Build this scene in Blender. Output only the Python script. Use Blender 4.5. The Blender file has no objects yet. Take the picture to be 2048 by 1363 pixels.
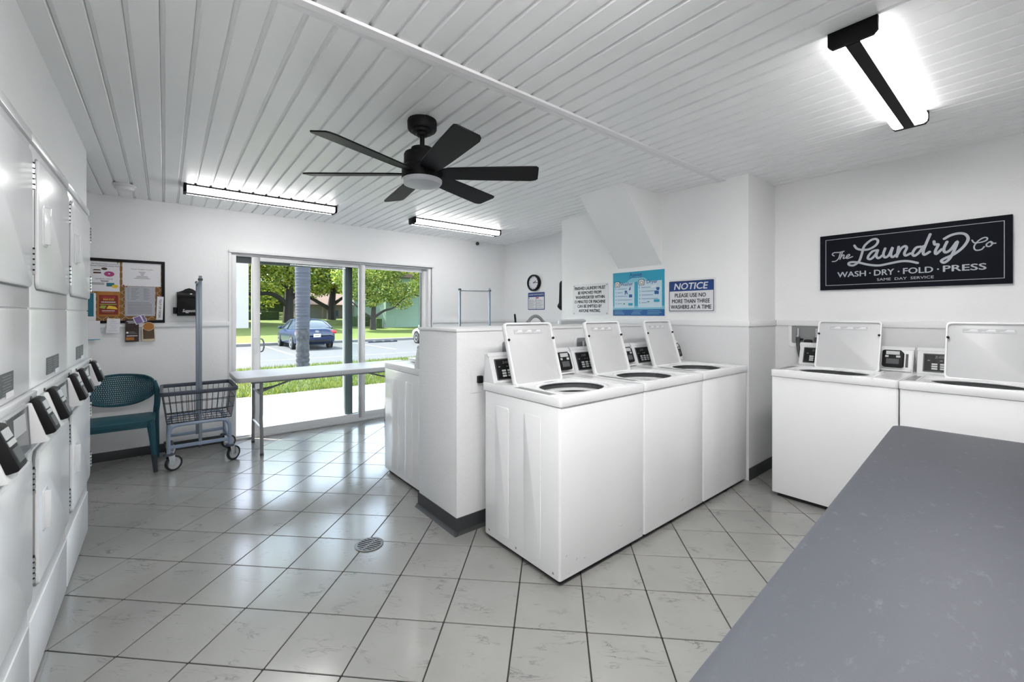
import bpy, bmesh, math, random
from mathutils import Vector, Matrix
random.seed(7)
R = math.radians
scene = bpy.context.scene
COL = scene.collection

# ------------------------------------------------------------------ camera, world, sun, exposure
THETA = 50.86                                   # heading of the view from +X (X runs along the window wall)
cam_d = bpy.data.cameras.new('camera')
cam_d.sensor_width = 36.0
cam_d.lens = 15.0
cam_d.shift_y = -(681.5 - 628.0) / 2048.0
cam_d.clip_start = 0.02
cam_d.clip_end = 400
cam = bpy.data.objects.new('camera', cam_d)
cam.location = (0, 0, 1.32)
cam.rotation_euler = (R(90), 0, R(THETA - 90))
COL.objects.link(cam)
scene.camera = cam

world = bpy.data.worlds.new('world')
scene.world = world
world.use_nodes = True
wn = world.node_tree
wn.nodes.clear()
sky = wn.nodes.new('ShaderNodeTexSky')
sky.sky_type = 'NISHITA'
sky.sun_disc = False
sky.sun_elevation = R(56)
sky.sun_rotation = R(-35)
sky.air_density = 1.0
sky.dust_density = 1.2
bg = wn.nodes.new('ShaderNodeBackground')
bg.inputs['Strength'].default_value = 0.52
wo = wn.nodes.new('ShaderNodeOutputWorld')
hsv = wn.nodes.new('ShaderNodeHueSaturation')
hsv.inputs['Saturation'].default_value = 0.55
wn.links.new(sky.outputs[0], hsv.inputs['Color'])
wn.links.new(hsv.outputs[0], bg.inputs[0])
wn.links.new(bg.outputs[0], wo.inputs[0])

sun_d = bpy.data.lights.new('sun', 'SUN')
sun_d.energy = 6.2
sun_d.angle = R(0.6)
sun_d.color = (1.0, 0.95, 0.86)
sun = bpy.data.objects.new('sun', sun_d)
_to_sun = Vector((-0.42, 0.50, 0.90))
sun.rotation_euler = _to_sun.to_track_quat('Z', 'Y').to_euler()
sun.location = (-6, 14, 20)
COL.objects.link(sun)

scene.view_settings.view_transform = 'Standard'
scene.view_settings.look = 'None'
scene.view_settings.gamma = 1.0
scene.view_settings.use_curve_mapping = False
scene.view_settings.exposure = 1.33
LAMPS = {'window': (11.0, 3.5), 'right': (21.0, 2.6), 'near': (56.0, 14.0)}   # emission of the lens undersides and of the dimmer flanks

# ------------------------------------------------------------------ geometry helper
class G:
    def __init__(s):
        s.v, s.f = [], []
    def add(s, vs, fs):
        o = len(s.v)
        s.v += [tuple(p) for p in vs]
        s.f += [tuple(i + o for i in f) for f in fs]
        return s
    def box(s, x0, x1, y0, y1, z0, z1):
        return s.add([(x0,y0,z0),(x1,y0,z0),(x1,y1,z0),(x0,y1,z0),(x0,y0,z1),(x1,y0,z1),(x1,y1,z1),(x0,y1,z1)],
                     [(0,3,2,1),(4,5,6,7),(0,1,5,4),(1,2,6,5),(2,3,7,6),(3,0,4,7)])
    def prism(s, pts, axis, a0, a1):
        # pts: 2D polygon; axis x -> (y,z), y -> (x,z), z -> (x,y)
        def P(p, a):
            return {'x': (a, p[0], p[1]), 'y': (p[0], a, p[1]), 'z': (p[0], p[1], a)}[axis]
        n = len(pts)
        vs = [P(p, a0) for p in pts] + [P(p, a1) for p in pts]
        fs = [tuple(range(n)), tuple(range(2*n-1, n-1, -1))]
        fs += [(i, i+n, (i+1) % n + n, (i+1) % n) for i in range(n)]
        return s.add(vs, fs)
    def frame(s, outer, inner, axis, a0, a1):
        def P(p, a):
            return {'x': (a, p[0], p[1]), 'y': (p[0], a, p[1]), 'z': (p[0], p[1], a)}[axis]
        n = len(outer)
        vs = [P(p, a) for a in (a0, a1) for p in list(outer) + list(inner)]
        fs = []
        for i in range(n):
            j = (i+1) % n
            fs += [(i, j, n+j, n+i), (2*n+i, 3*n+i, 3*n+j, 2*n+j), (i, 2*n+i, 2*n+j, j), (n+i, n+j, 3*n+j, 3*n+i)]
        return s.add(vs, fs)
    def tube(s, path, r, n=8, closed=False):
        path = [Vector(p) for p in path]
        m = len(path)
        rad = r if isinstance(r, (list, tuple)) else [r]*m
        vs, fs = [], []
        up0 = None
        for i, p in enumerate(path):
            a = path[(i-1) % m] if (closed or i > 0) else p
            b = path[(i+1) % m] if (closed or i < m-1) else p
            t = (b-a).normalized()
            if up0 is None:
                up0 = Vector((0, 0, 1)) if abs(t.z) < 0.9 else Vector((1, 0, 0))
            e1 = t.cross(up0)
            if e1.length < 1e-4:
                up0 = Vector((1, 0, 0)) if abs(t.x) < 0.9 else Vector((0, 1, 0))
                e1 = t.cross(up0)
            e1.normalize()
            e2 = e1.cross(t).normalized()
            up0 = e2
            for k in range(n):
                a_ = 2*math.pi*k/n
                vs.append(p + rad[i]*(math.cos(a_)*e1 + math.sin(a_)*e2))
        for i in range(m if closed else m-1):
            j = (i+1) % m
            for k in range(n):
                l = (k+1) % n
                fs.append((i*n+k, i*n+l, j*n+l, j*n+k))
        if not closed:
            fs.append(tuple(range(n-1, -1, -1)))
            fs.append(tuple((m-1)*n+k for k in range(n)))
        return s.add(vs, fs)
    def lathe(s, prof, n=24, c=(0, 0, 0), axis='z'):
        vs, fs = [], []
        for (r, h) in prof:
            for k in range(n):
                a = 2*math.pi*k/n
                x, y = r*math.cos(a), r*math.sin(a)
                vs.append({'z': (c[0]+x, c[1]+y, c[2]+h), 'y': (c[0]+x, c[1]+h, c[2]+y), 'x': (c[0]+h, c[1]+x, c[2]+y)}[axis])
        m = len(prof)
        for i in range(m-1):
            for k in range(n):
                l = (k+1) % n
                fs.append((i*n+k, i*n+l, (i+1)*n+l, (i+1)*n+k))
        fs.append(tuple(range(n-1, -1, -1)))
        fs.append(tuple((m-1)*n+k for k in range(n)))
        return s.add(vs, fs)
    def quad(s, a, b, c, d):
        return s.add([a, b, c, d], [(0, 1, 2, 3)])
    def xf(s, M):
        s.v = [tuple(M @ Vector(p)) for p in s.v]
        return s

def rrect(x0, x1, y0, y1, r, n=4):
    r = max(1e-5, min(r, (x1-x0)/2, (y1-y0)/2))
    out = []
    for cx, cy, a0 in ((x1-r, y1-r, 0), (x0+r, y1-r, 90), (x0+r, y0+r, 180), (x1-r, y0+r, 270)):
        for k in range(n+1):
            a = R(a0 + 90*k/n)
            out.append((cx + r*math.cos(a), cy + r*math.sin(a)))
    return out

def circ(cx, cy, rx, ry=None, n=20):
    ry = rx if ry is None else ry
    return [(cx + rx*math.cos(2*math.pi*k/n), cy + ry*math.sin(2*math.pi*k/n)) for k in range(n)]

def mesh(g, name, bevel=0, seg=2, smooth=35, normals=True):
    me = bpy.data.meshes.new(name)
    me.from_pydata(g.v, [], g.f)
    if bevel or normals:
        bm = bmesh.new()
        bm.from_mesh(me)
        if bevel:
            bmesh.ops.remove_doubles(bm, verts=bm.verts, dist=1e-6)
        bmesh.ops.recalc_face_normals(bm, faces=bm.faces)
        if bevel:
            es = [e for e in bm.edges if len(e.link_faces) == 2 and e.calc_face_angle(0) > R(30)]
            bmesh.ops.bevel(bm, geom=es, offset=bevel, segments=seg, profile=0.5, affect='EDGES', clamp_overlap=True)
        bm.to_mesh(me)
        bm.free()
    if smooth:
        me.shade_smooth()
        me.set_sharp_from_angle(angle=R(smooth))
    return me

def obj(name, g, m, parent=None, bevel=0, seg=2, smooth=35, loc=None, rot=None, normals=True, label=None, kind=None):
    me = g if isinstance(g, bpy.types.Mesh) else mesh(g, name, bevel, seg, smooth, normals)
    o = bpy.data.objects.new(name, me)
    COL.objects.link(o)
    if m is not None and not me.materials:
        me.materials.append(m)
    if parent is not None:
        o.parent = parent
    if loc is not None:
        o.location = loc
    if rot is not None:
        o.rotation_euler = rot
    if label:
        o['label'] = label
    if kind:
        o['kind'] = kind
    return o

def tag(o, label, cat, group=None, kind=None):
    o['label'] = label
    o['category'] = cat
    if group:
        o['group'] = group
    if kind:
        o['kind'] = kind
    return o

def thing(name, label, cat, loc=(0, 0, 0), rz=0, group=None, kind=None):
    o = bpy.data.objects.new(name, None)
    o.empty_display_size = 0.1
    COL.objects.link(o)
    o.location = loc
    o.rotation_euler = (0, 0, R(rz))
    return tag(o, label, cat, group, kind)

def copy_tree(o, parent=None):
    c = o.copy()
    COL.objects.link(c)
    c.parent = parent
    for ch in list(o.children):
        copy_tree(ch, c)
    return c

_txt = {}
def text(name, body, x0, x1, z0, z1, m, parent, y=-0.0012, bold=0.0, shear=0.0, thick=0.0, rot90=False):
    """lettering lying in the local xz plane, facing -y, fitted to a rectangle"""
    key = (body, bold, shear, thick)
    if key not in _txt:
        cu = bpy.data.curves.new('lettering', 'FONT')
        cu.body = body
        cu.shear = shear
        cu.resolution_u = 3
        ob = bpy.data.objects.new('lettering', cu)
        COL.objects.link(ob)
        bpy.context.view_layer.update()
        dg = bpy.context.evaluated_depsgraph_get()
        me = bpy.data.meshes.new_from_object(ob.evaluated_get(dg))
        vs = [tuple(v.co) for v in me.vertices]
        fs = [tuple(p.vertices) for p in me.polygons]
        bpy.data.objects.remove(ob)
        bpy.data.curves.remove(cu)
        bpy.data.meshes.remove(me)
        if bold:                      # heavier strokes: side by side copies, each a hair in front of the other
            n0 = len(vs)
            offs = [(-bold, 0.0), (0.0, 0.6*bold), (bold, 0.0), (0.0, -0.6*bold)]
            fs = [tuple(i + q*n0 for i in f) for q in range(4) for f in fs]
            vs = [(v[0]+dx, v[1]+dy, 0.00015*q) for q, (dx, dy) in enumerate(offs) for v in vs]
        _txt[key] = (vs, fs)
    vs, fs = _txt[key]
    xa, xb = min(v[0] for v in vs), max(v[0] for v in vs)
    ya, yb = min(v[1] for v in vs), max(v[1] for v in vs)
    g = G()
    if rot90:   # reads downwards
        pts = [(x1 - (1-(v[1]-ya)/(yb-ya))*(x1-x0), y - v[2], z1 - (v[0]-xa)/(xb-xa)*(z1-z0)) for v in vs]
    else:
        pts = [(x0 + (v[0]-xa)/(xb-xa)*(x1-x0), y - v[2], z0 + (v[1]-ya)/(yb-ya)*(z1-z0)) for v in vs]
    g.add(pts, fs)
    return obj(name, g, m, parent, smooth=0, normals=False)

def bars(name, rects, m, parent, y=-0.0012, label=None):
    g = G()
    for (x0, x1, z0, z1) in rects:
        g.quad((x0, y, z0), (x1, y, z0), (x1, y, z1), (x0, y, z1))
    return obj(name, g, m, parent, smooth=0, normals=False, label=label)

def smooth_path(pts, k=6):
    P = [Vector(p) for p in pts]
    P = [2*P[0]-P[1]] + P + [2*P[-1]-P[-2]]
    out = []
    for i in range(1, len(P)-2):
        a, b, c, d = P[i-1], P[i], P[i+1], P[i+2]
        for j in range(k):
            t = j/k
            out.append(0.5*((2*b) + (c-a)*t + (2*a-5*b+4*c-d)*t*t + (3*b-a-3*c+d)*t**3))
    out.append(P[-2])
    return out

# ------------------------------------------------------------------ materials
_m = {}
def mat(name, col, rough=0.5, metal=0.0, spec=0.5, noise=0.0, nscale=20.0, bump=0.0, bscale=60.0, coat=0.0, emit=None, estr=0.0, alpha=None, stretch=None):
    if name in _m:
        return _m[name]
    m = bpy.data.materials.new(name)
    m.use_nodes = True
    nt = m.node_tree
    b = nt.nodes['Principled BSDF']
    b.inputs['Base Color'].default_value = (*col, 1)
    b.inputs['Roughness'].default_value = rough
    b.inputs['Metallic'].default_value = metal
    b.inputs['Specular IOR Level'].default_value = spec
    b.inputs['Coat Weight'].default_value = coat
    b.inputs['Coat Roughness'].default_value = 0.08
    if emit:
        b.inputs['Emission Color'].default_value = (*emit, 1)
        b.inputs['Emission Strength'].default_value = estr
    tc = nt.nodes.new('ShaderNodeTexCoord')
    mp = nt.nodes.new('ShaderNodeMapping')
    nt.links.new(tc.outputs['Object'], mp.inputs['Vector'])
    if stretch:
        mp.inputs['Scale'].default_value = stretch
    if noise:
        n = nt.nodes.new('ShaderNodeTexNoise')
        n.inputs['Scale'].default_value = nscale
        n.inputs['Detail'].default_value = 5
        nt.links.new(mp.outputs[0], n.inputs['Vector'])
        mx = nt.nodes.new('ShaderNodeMix')
        mx.data_type = 'RGBA'
        mx.inputs[6].default_value = (*[c*(1-noise) for c in col], 1)
        mx.inputs[7].default_value = (*[min(1, c*(1+noise)) for c in col], 1)
        nt.links.new(n.outputs['Fac'], mx.inputs[0])
        nt.links.new(mx.outputs[2], b.inputs['Base Color'])
    if bump:
        n2 = nt.nodes.new('ShaderNodeTexNoise')
        n2.inputs['Scale'].default_value = bscale
        n2.inputs['Detail'].default_value = 6
        nt.links.new(mp.outputs[0], n2.inputs['Vector'])
        bp = nt.nodes.new('ShaderNodeBump')
        bp.inputs['Strength'].default_value = bump
        bp.inputs['Distance'].default_value = 0.01
        nt.links.new(n2.outputs['Fac'], bp.inputs['Height'])
        nt.links.new(bp.outputs[0], b.inputs['Normal'])
    _m[name] = m
    return m

M = {}
M['wall'] = mat('wall_paint', (0.87, 0.873, 0.88), 0.62, bump=0.12, bscale=45, noise=0.02, nscale=3)
M['wainscot'] = mat('wainscot_paint', (0.74, 0.745, 0.755), 0.6, bump=0.18, bscale=70, noise=0.02, nscale=3)
M['stucco'] = mat('partition_paint', (0.80, 0.805, 0.815), 0.58, bump=0.25, bscale=110, noise=0.03, nscale=60)
M['trim'] = mat('trim_paint', (0.82, 0.82, 0.83), 0.4)
M['vinyl'] = mat('ceiling_vinyl', (0.92, 0.925, 0.93), 0.34, noise=0.02, nscale=4)
M['vinyl_gap_shade'] = mat('ceiling_groove_shade', (0.48, 0.49, 0.51), 0.6)  # backing greyed to paint in the shadow between the white planks
M['grout'] = mat('floor_grout', (0.018, 0.018, 0.018), 0.8)
M['base'] = mat('rubber_base', (0.040, 0.042, 0.044), 0.55, noise=0.1, nscale=12)
M['enamel'] = mat('white_enamel', (0.87, 0.875, 0.885), 0.22, coat=0.3, noise=0.015, nscale=5)
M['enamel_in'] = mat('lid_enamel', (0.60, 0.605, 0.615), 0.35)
M['console'] = mat('console_white', (0.76, 0.765, 0.775), 0.38)
M['black'] = mat('black_plastic', (0.007, 0.007, 0.008), 0.5, spec=0.22)
M['black_gloss'] = mat('black_gloss', (0.012, 0.012, 0.013), 0.15)
M['screen'] = mat('grey_screen', (0.09, 0.095, 0.10), 0.2)
M['lightgrey'] = mat('light_grey_label', (0.52, 0.53, 0.54), 0.5)
M['midgrey'] = mat('mid_grey', (0.25, 0.255, 0.26), 0.5)
M['darkgrey'] = mat('dark_grey', (0.075, 0.078, 0.082), 0.5)
M['chrome'] = mat('chrome', (0.72, 0.73, 0.74), 0.18, metal=1.0)
M['galv'] = mat('galvanised_steel', (0.55, 0.57, 0.59), 0.32, metal=0.9, noise=0.12, nscale=30)
M['drum'] = mat('tub_enamel', (0.42, 0.43, 0.45), 0.3)
M['white'] = mat('paper_white', (0.80, 0.79, 0.82), 0.7)
M['print'] = mat('print_black', (0.03, 0.03, 0.035), 0.7)
M['printgrey'] = mat('print_grey', (0.22, 0.22, 0.24), 0.7)
M['drain_steel'] = mat('drain_steel', (0.20, 0.20, 0.20), 0.4, metal=0.6, noise=0.2, nscale=40)
M['rubber'] = mat('rubber_black', (0.015, 0.015, 0.016), 0.7)
M['fan'] = mat('fan_black', (0.005, 0.005, 0.006), 0.5, spec=0.15)
M['fan_lens'] = mat('fan_lens', (0.42, 0.43, 0.46), 0.35)
for _k, (_e0, _e1) in LAMPS.items():
    M['lens_'+_k] = mat('lamp_lens_'+_k, (0.9, 0.9, 0.88), 0.4, emit=(1.0, 0.985, 0.97), estr=_e0)
    M['flank_'+_k] = mat('lamp_flank_'+_k, (0.9, 0.9, 0.88), 0.4, emit=(1.0, 0.985, 0.97), estr=_e1)
M['almond'] = mat('door_alu_white', (0.78, 0.78, 0.79), 0.35)
M['dark_backlit'] = mat('door_alu_backlit', (0.085, 0.10, 0.105), 0.4)  # on the door frame this dark tone paints in its backlit shade

def tile_material():
    m = bpy.data.materials.new('marble_look_tile')
    m.use_nodes = True
    nt = m.node_tree
    b = nt.nodes['Principled BSDF']
    tc = nt.nodes.new('ShaderNodeTexCoord')
    oi = nt.nodes.new('ShaderNodeObjectInfo')
    va = nt.nodes.new('ShaderNodeVectorMath'); va.operation = 'ADD'
    cm = nt.nodes.new('ShaderNodeCombineXYZ')
    ml = nt.nodes.new('ShaderNodeMath'); ml.operation = 'MULTIPLY'; ml.inputs[1].default_value = 90.0
    nt.links.new(oi.outputs['Random'], ml.inputs[0])
    nt.links.new(ml.outputs[0], cm.inputs['X']); nt.links.new(ml.outputs[0], cm.inputs['Y'])
    nt.links.new(tc.outputs['Object'], va.inputs[0]); nt.links.new(cm.outputs[0], va.inputs[1])
    mp = nt.nodes.new('ShaderNodeMapping')
    mp.inputs['Rotation'].default_value = (0, 0, R(-32))
    mp.inputs['Scale'].default_value = (1.0, 3.4, 1.0)
    nt.links.new(va.outputs[0], mp.inputs['Vector'])
    def noise(scale, detail, rough, dist=0.0, vec=mp):
        n = nt.nodes.new('ShaderNodeTexNoise')
        n.inputs['Scale'].default_value = scale; n.inputs['Detail'].default_value = detail
        n.inputs['Roughness'].default_value = rough; n.inputs['Distortion'].default_value = dist
        nt.links.new(vec.outputs[0], n.inputs['Vector'])
        return n.outputs['Fac']
    def op(kind, u, w):
        n = nt.nodes.new('ShaderNodeMath'); n.operation = kind
        for k, q in enumerate((u, w)):
            if isinstance(q, (int, float)):
                n.inputs[k].default_value = q
            else:
                nt.links.new(q, n.inputs[k])
        return n.outputs[0]
    def rng(v, a0, a1, b0, b1):
        n = nt.nodes.new('ShaderNodeMapRange')
        n.inputs['From Min'].default_value = a0; n.inputs['From Max'].default_value = a1
        n.inputs['To Min'].default_value = b0; n.inputs['To Max'].default_value = b1
        nt.links.new(v, n.inputs['Value'])
        return n.outputs[0]
    vein = rng(op('ABSOLUTE', op('SUBTRACT', noise(5.0, 7, 0.62, 0.8), 0.5), 0), 0.0, 0.022, 1.0, 0.0)
    vmask = rng(noise(7.0, 3, 0.5, 0.0, va), 0.52, 0.68, 0.0, 0.75)
    fleck = rng(noise(11.0, 8, 0.72, 0.5), 0.62, 0.76, 0.0, 0.9)
    fmask = rng(noise(6.0, 3, 0.5, 0.0, va), 0.45, 0.62, 0.0, 1.0)
    dark = op('MAXIMUM', op('MULTIPLY', vein, vmask), op('MULTIPLY', fleck, fmask))
    n2 = nt.nodes.new('ShaderNodeTexNoise'); n2.inputs['Scale'].default_value = 3.0; n2.inputs['Detail'].default_value = 4
    nt.links.new(va.outputs[0], n2.inputs['Vector'])
    c1 = nt.nodes.new('ShaderNodeMix'); c1.data_type = 'RGBA'
    c1.inputs[6].default_value = (0.235, 0.234, 0.226, 1); c1.inputs[7].default_value = (0.325, 0.323, 0.313, 1)
    nt.links.new(n2.outputs['Fac'], c1.inputs[0])
    c2 = nt.nodes.new('ShaderNodeMix'); c2.data_type = 'RGBA'
    c2.inputs[7].default_value = (0.07, 0.07, 0.073, 1)
    nt.links.new(dark, c2.inputs[0]); nt.links.new(c1.outputs[2], c2.inputs[6])
    nt.links.new(c2.outputs[2], b.inputs['Base Color'])
    b.inputs['Roughness'].default_value = 0.17
    b.inputs['Specular IOR Level'].default_value = 0.9
    return m
M['tile'] = tile_material()

def glass_material(name, tint, rough=0.0, ior=1.12):
    m = bpy.data.materials.new(name)
    m.use_nodes = True
    nt = m.node_tree
    nt.nodes.clear()
    out = nt.nodes.new('ShaderNodeOutputMaterial')
    tr = nt.nodes.new('ShaderNodeBsdfTransparent'); tr.inputs[0].default_value = (*tint, 1)
    gl = nt.nodes.new('ShaderNodeBsdfGlossy'); gl.inputs['Roughness'].default_value = rough
    fr = nt.nodes.new('ShaderNodeFresnel'); fr.inputs['IOR'].default_value = ior
    mx = nt.nodes.new('ShaderNodeMixShader')
    nt.links.new(fr.outputs[0], mx.inputs[0]); nt.links.new(tr.outputs[0], mx.inputs[1]); nt.links.new(gl.outputs[0], mx.inputs[2])
    nt.links.new(mx.outputs[0], out.inputs[0])
    return m
M['glass'] = glass_material('window_glass', (0.93, 0.97, 0.96), ior=1.25)

# ------------------------------------------------------------------ the room
YB = 5.28          # window wall
XR = 4.15          # right wall
XC = 3.60          # face of the pipe chase with the signs
YC0, YC1 = 1.445, 3.50
PX0, PY0, PY1, PZ = 1.355, 2.19, 2.677, 1.228   # low partition
YN = -2.3          # wall behind the camera
XL = -1.35
def cz(x, y):
    return 2.393 + 0.003*x + 0.0088*(YB - y)

def struct(name, g, m, label, cat, **k):
    o = obj(name, g, m, **k)
    return tag(o, label, cat, kind='structure')

# floor: dark grout bed with tiles laid on the diagonal
floor = struct('floor', G().box(XL-0.1, XR+0.1, YN-0.1, YB+0.17, -0.12, -0.003), M['grout'], 'diagonal marble look tile floor with dark grout lines', 'floor')
TP = 0.3030
TA = R(-39.14 - 5.56)
_r = (math.sin(R(THETA)), -math.cos(R(THETA))); _v = (math.cos(R(THETA)), math.sin(R(THETA)))
TO = (1.32*(-1.158*_r[0] + 1.2472*_v[0]), 1.32*(-1.158*_r[1] + 1.2472*_v[1]))
eB = (math.cos(TA), math.sin(TA)); eR = (-math.sin(TA), math.cos(TA))
F_PX = 2048*15/36
def px(x, y, z):
    d = x*_v[0] + y*_v[1]
    if d < 0.05:
        return None
    return 1024 + F_PX*(x*_r[0] + y*_r[1])/d, 628 - F_PX*(z-1.32)/d
tile_me = None
hidden = G()
tile_c = []
for i in range(-30, 31):
    for j in range(-30, 31):
        cx = TO[0] + TP*((i+0.5)*eB[0] + (j+0.5)*eR[0]); cy = TO[1] + TP*((i+0.5)*eB[1] + (j+0.5)*eR[1])
        if not (XL-0.02 < cx < XR+0.05 and YN < cy < YB+0.02):
            continue
        q = px(cx, cy, 0)
        vis = q is not None and -140 < q[0] < 2190 and q[1] < 1560 and cx > -0.62
        if cx > 1.55 and 1.6 < cy < 2.05 or (cx > 3.62 and cy < 3.4) or (cx > 1.5 and 2.25 < cy < 3.3):
            vis = False
        if cx > 1.15 and cy < 0.1:
            vis = False
        tile_c.append((0 if vis else 1, cx*cx + cy*cy, cx, cy))
tile_c.sort()
hT = TP/2 - 0.0027
nt_ = 0
for (hid, _d, cx, cy) in tile_c:
    pts = [(-hT, -hT), (hT, -hT), (hT, hT), (-hT, hT)]
    if not hid and nt_ < 300:
        if tile_me is None:
            tile_me = mesh(G().prism(rrect(-hT, hT, -hT, hT, 0.003, 1), 'z', -0.008, 0.0), 'floor_tile', bevel=0.0012, seg=1)
        obj('floor_tile', tile_me, M['tile'], floor, loc=(cx, cy, 0), rot=(0, 0, TA))
        nt_ += 1
    else:
        g = G().prism(pts, 'z', -0.008, 0.0)
        c, s_ = math.cos(TA), math.sin(TA)
        hidden.add([(cx + x*c - y*s_, cy + x*s_ + y*c, z) for x, y, z in g.v], g.f)
obj('floor_tiles', hidden, M['tile'], floor, kind='stuff')

# ceiling: vinyl planks running towards the window wall
def ceil_slab(x0, x1, y0, y1, dz0, dz1):
    g = G()
    pts = [(x0, y0), (x1, y0), (x1, y1), (x0, y1)]
    return g.add([(x, y, cz(x, y)+dz0) for x, y in pts] + [(x, y, cz(x, y)+dz1) for x, y in pts],
                 [(0, 3, 2, 1), (4, 5, 6, 7), (0, 1, 5, 4), (1, 2, 6, 5), (2, 3, 7, 6), (3, 0, 4, 7)])
ceiling = struct('ceiling', ceil_slab(XL-0.1, XR+0.1, YN-0.1, YB+0.15, 0.013, 0.16), M['vinyl_gap_shade'], 'white vinyl plank ceiling running towards the window wall', 'ceiling')
PP = 0.1035
_pl = {}
def plank(x, y0, y1):
    key = (y0, y1)
    if key not in _pl:
        w = PP/2
        sec = [(-w+0.001, 0.0135), (-w+0.001, 0.012), (-w+0.014, 0.012), (-w+0.0175, 0.0), (w-0.004, 0.0), (w-0.001, 0.0035), (w-0.001, 0.0135)]
        g = G()
        n = len(sec)
        g.add([(sx, y, 2.393 + 0.0088*(YB-y) + sz) for y in (y0, y1) for sx, sz in sec],
              [tuple(range(n)), tuple(range(2*n-1, n-1, -1))] + [(i, i+n, (i+1) % n + n, (i+1) % n) for i in range(n)])
        _pl[key] = mesh(g, 'ceiling_plank', smooth=20)
    obj('ceiling_plank', _pl[key], M['vinyl'], ceiling, loc=(x, 0, 0.003*x))
YS = 1.652
x = 0.0845 - PP*14 + PP/2 + 0.004
while x < XR + 0.03:
    if x > XL - 0.02:
        if x > XC:
            plank(x, YC1, YB+0.01)
            plank(x, YN-0.01, YC0)
        else:
            plank(x, YS+0.005, YB+0.01)
            plank(x, YN-0.01, YS-0.005)
    x += PP
g = G()
sec = [(-0.038, 0.0), (-0.034, -0.010), (-0.006, -0.012), (-0.003, -0.008), (0.003, -0.008), (0.006, -0.012), (0.034, -0.010), (0.038, 0.0)]
n = len(sec)
g.add([(X_, YS+a, cz(X_, YS)+b) for X_ in (XL, XC) for a, b in sec], [tuple(range(n)), tuple(range(2*n-1, n-1, -1))] + [(i, i+n, (i+1) % n + n, (i+1) % n) for i in range(n)])
struct('trim_1', g, M['trim'], 'white joint strip crossing the plank ceiling', 'ceiling trim')

DX0, DX1, DZ = 0.535, 2.865, 1.962      # sliding door opening
g = G()
g.box(XL-0.1, DX0, YB, YB+0.16, -0.1, 2.6).box(DX1, XR+0.15, YB, YB+0.16, -0.1, 2.6).box(DX0, DX1, YB, YB+0.16, DZ, 2.6)
struct('wall_back', g, M['wall'], 'white painted window wall with sliding glass door opening', 'wall')
struct('wall_right', G().box(XR, XR+0.15, YN-0.1, YB, -0.1, 2.6), M['wall'], 'white wall on the right carrying the black laundry sign', 'wall')
struct('wall_near', G().box(XL-0.1, XR+0.15, YN-0.15, YN, -0.1, 2.6), M['wall'], 'plain white wall behind the viewer', 'wall')
struct('wall_left', G().box(XL-0.1, XL, YN-0.1, YB, -0.1, 2.6), M['wall'], 'white wall behind the row of stacked dryers', 'wall')
g = G().box(-0.50, -0.405, YN, 4.0, 1.945, 2.47).box(-0.50, -0.405, 3.63, 4.0, -0.05, 1.945).box(-0.50, -0.405, YN, 1.42, -0.05, 1.945).box(-1.34, -0.50, 3.90, 4.0, -0.05, 2.47)
struct('wall_left_front', g, M['wall'], 'white bulkhead wall above and around the stacked dryers', 'wall')
struct('wall_chase', G().box(XC, XR+0.01, YC0, YC1, -0.05, 2.49), M['wall'], 'white boxed out wall section carrying the laundry room signs', 'wall')
g = G().prism([(2.985, 2.45), (XC+0.02, 2.45), (XC+0.02, 1.782), (XC, 1.782)], 'y', 2.205, 2.70)
struct('wall_soffit', g, M['wall'], 'white sloping boxed soffit above the blue washer and dryer poster', 'soffit')
# low partition
part = struct('wall_partition', G().box(PX0, XC, PY0, PY1, -0.05, PZ-0.014), M['stucco'], 'low white textured partition between the two washer rows', 'partition wall', bevel=0.004)
obj('cap', G().box(PX0-0.006, XC, PY0-0.006, PY1+0.006, PZ-0.014, PZ+0.003), M['trim'], part, bevel=0.003)
g = G()
g.box(PX0-0.006, PX0, PY0-0.006, PY1+0.006, 0, 0.098).box(PX0, XC, PY0-0.006, PY0, 0, 0.098).box(PX0, XC, PY1, PY1+0.006, 0, 0.098)
g.prism([(PX0-0.024, 0.0), (PX0-0.006, 0.0), (PX0-0.006, 0.02), (PX0-0.014, 0.006)], 'y', PY0-0.02, PY1+0.02)
g.prism([(PY0-0.02, 0.0), (PY0-0.006, 0.0), (PY0-0.006, 0.02), (PY0-0.012, 0.006)], 'x', PX0-0.02, XC)
obj('baseboard', g, M['base'], part, label='dark rubber cove base')
# wainscot boards and rails
def rail(name, x0, x1, y0, y1, z0, z1, label):
    struct(name, G().box(x0, x1, y0, y1, z0, z1), M['trim'], label, 'chair rail', bevel=0.004)
rail('trim_2', XL, DX0-0.012, YB-0.014, YB+0.0, 1.198, 1.246, 'white chair rail under the bulletin board')
rail('trim_3', DX1+0.012, XR, YB-0.014, YB, 1.198, 1.246, 'white chair rail right of the sliding door')
rail('trim_4', XR-0.014, XR, YC1, YB-0.014, 1.205, 1.252, 'white chair rail below the wall clock')
rail('trim_5', XC-0.014, XC, YC0-0.014, YC1, 1.222, 1.270, 'white chair rail under the laundry notices')
rail('trim_6', XC, XR, YC0-0.014, YC0, 1.222, 1.270, 'short white chair rail on the side of the boxed out wall')
rail('trim_7', XR-0.014, XR, YN, YC0-0.014, 1.222, 1.270, 'white chair rail below the black laundry sign')
g = G().box(XC, XR, YC0-0.004, YC0, 0.0, 1.222).box(XC-0.004, XC, YC0-0.004, PY0, 0.0, 1.222)
struct('trim_8', g, M['wainscot'], 'pale grey wainscot on the boxed out wall', 'wainscot')
struct('trim_9', G().box(XR-0.004, XR, YN, YC0, 0.0, 1.222), M['wainscot'], 'pale grey wainscot behind the washers on the right', 'wainscot')
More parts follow.
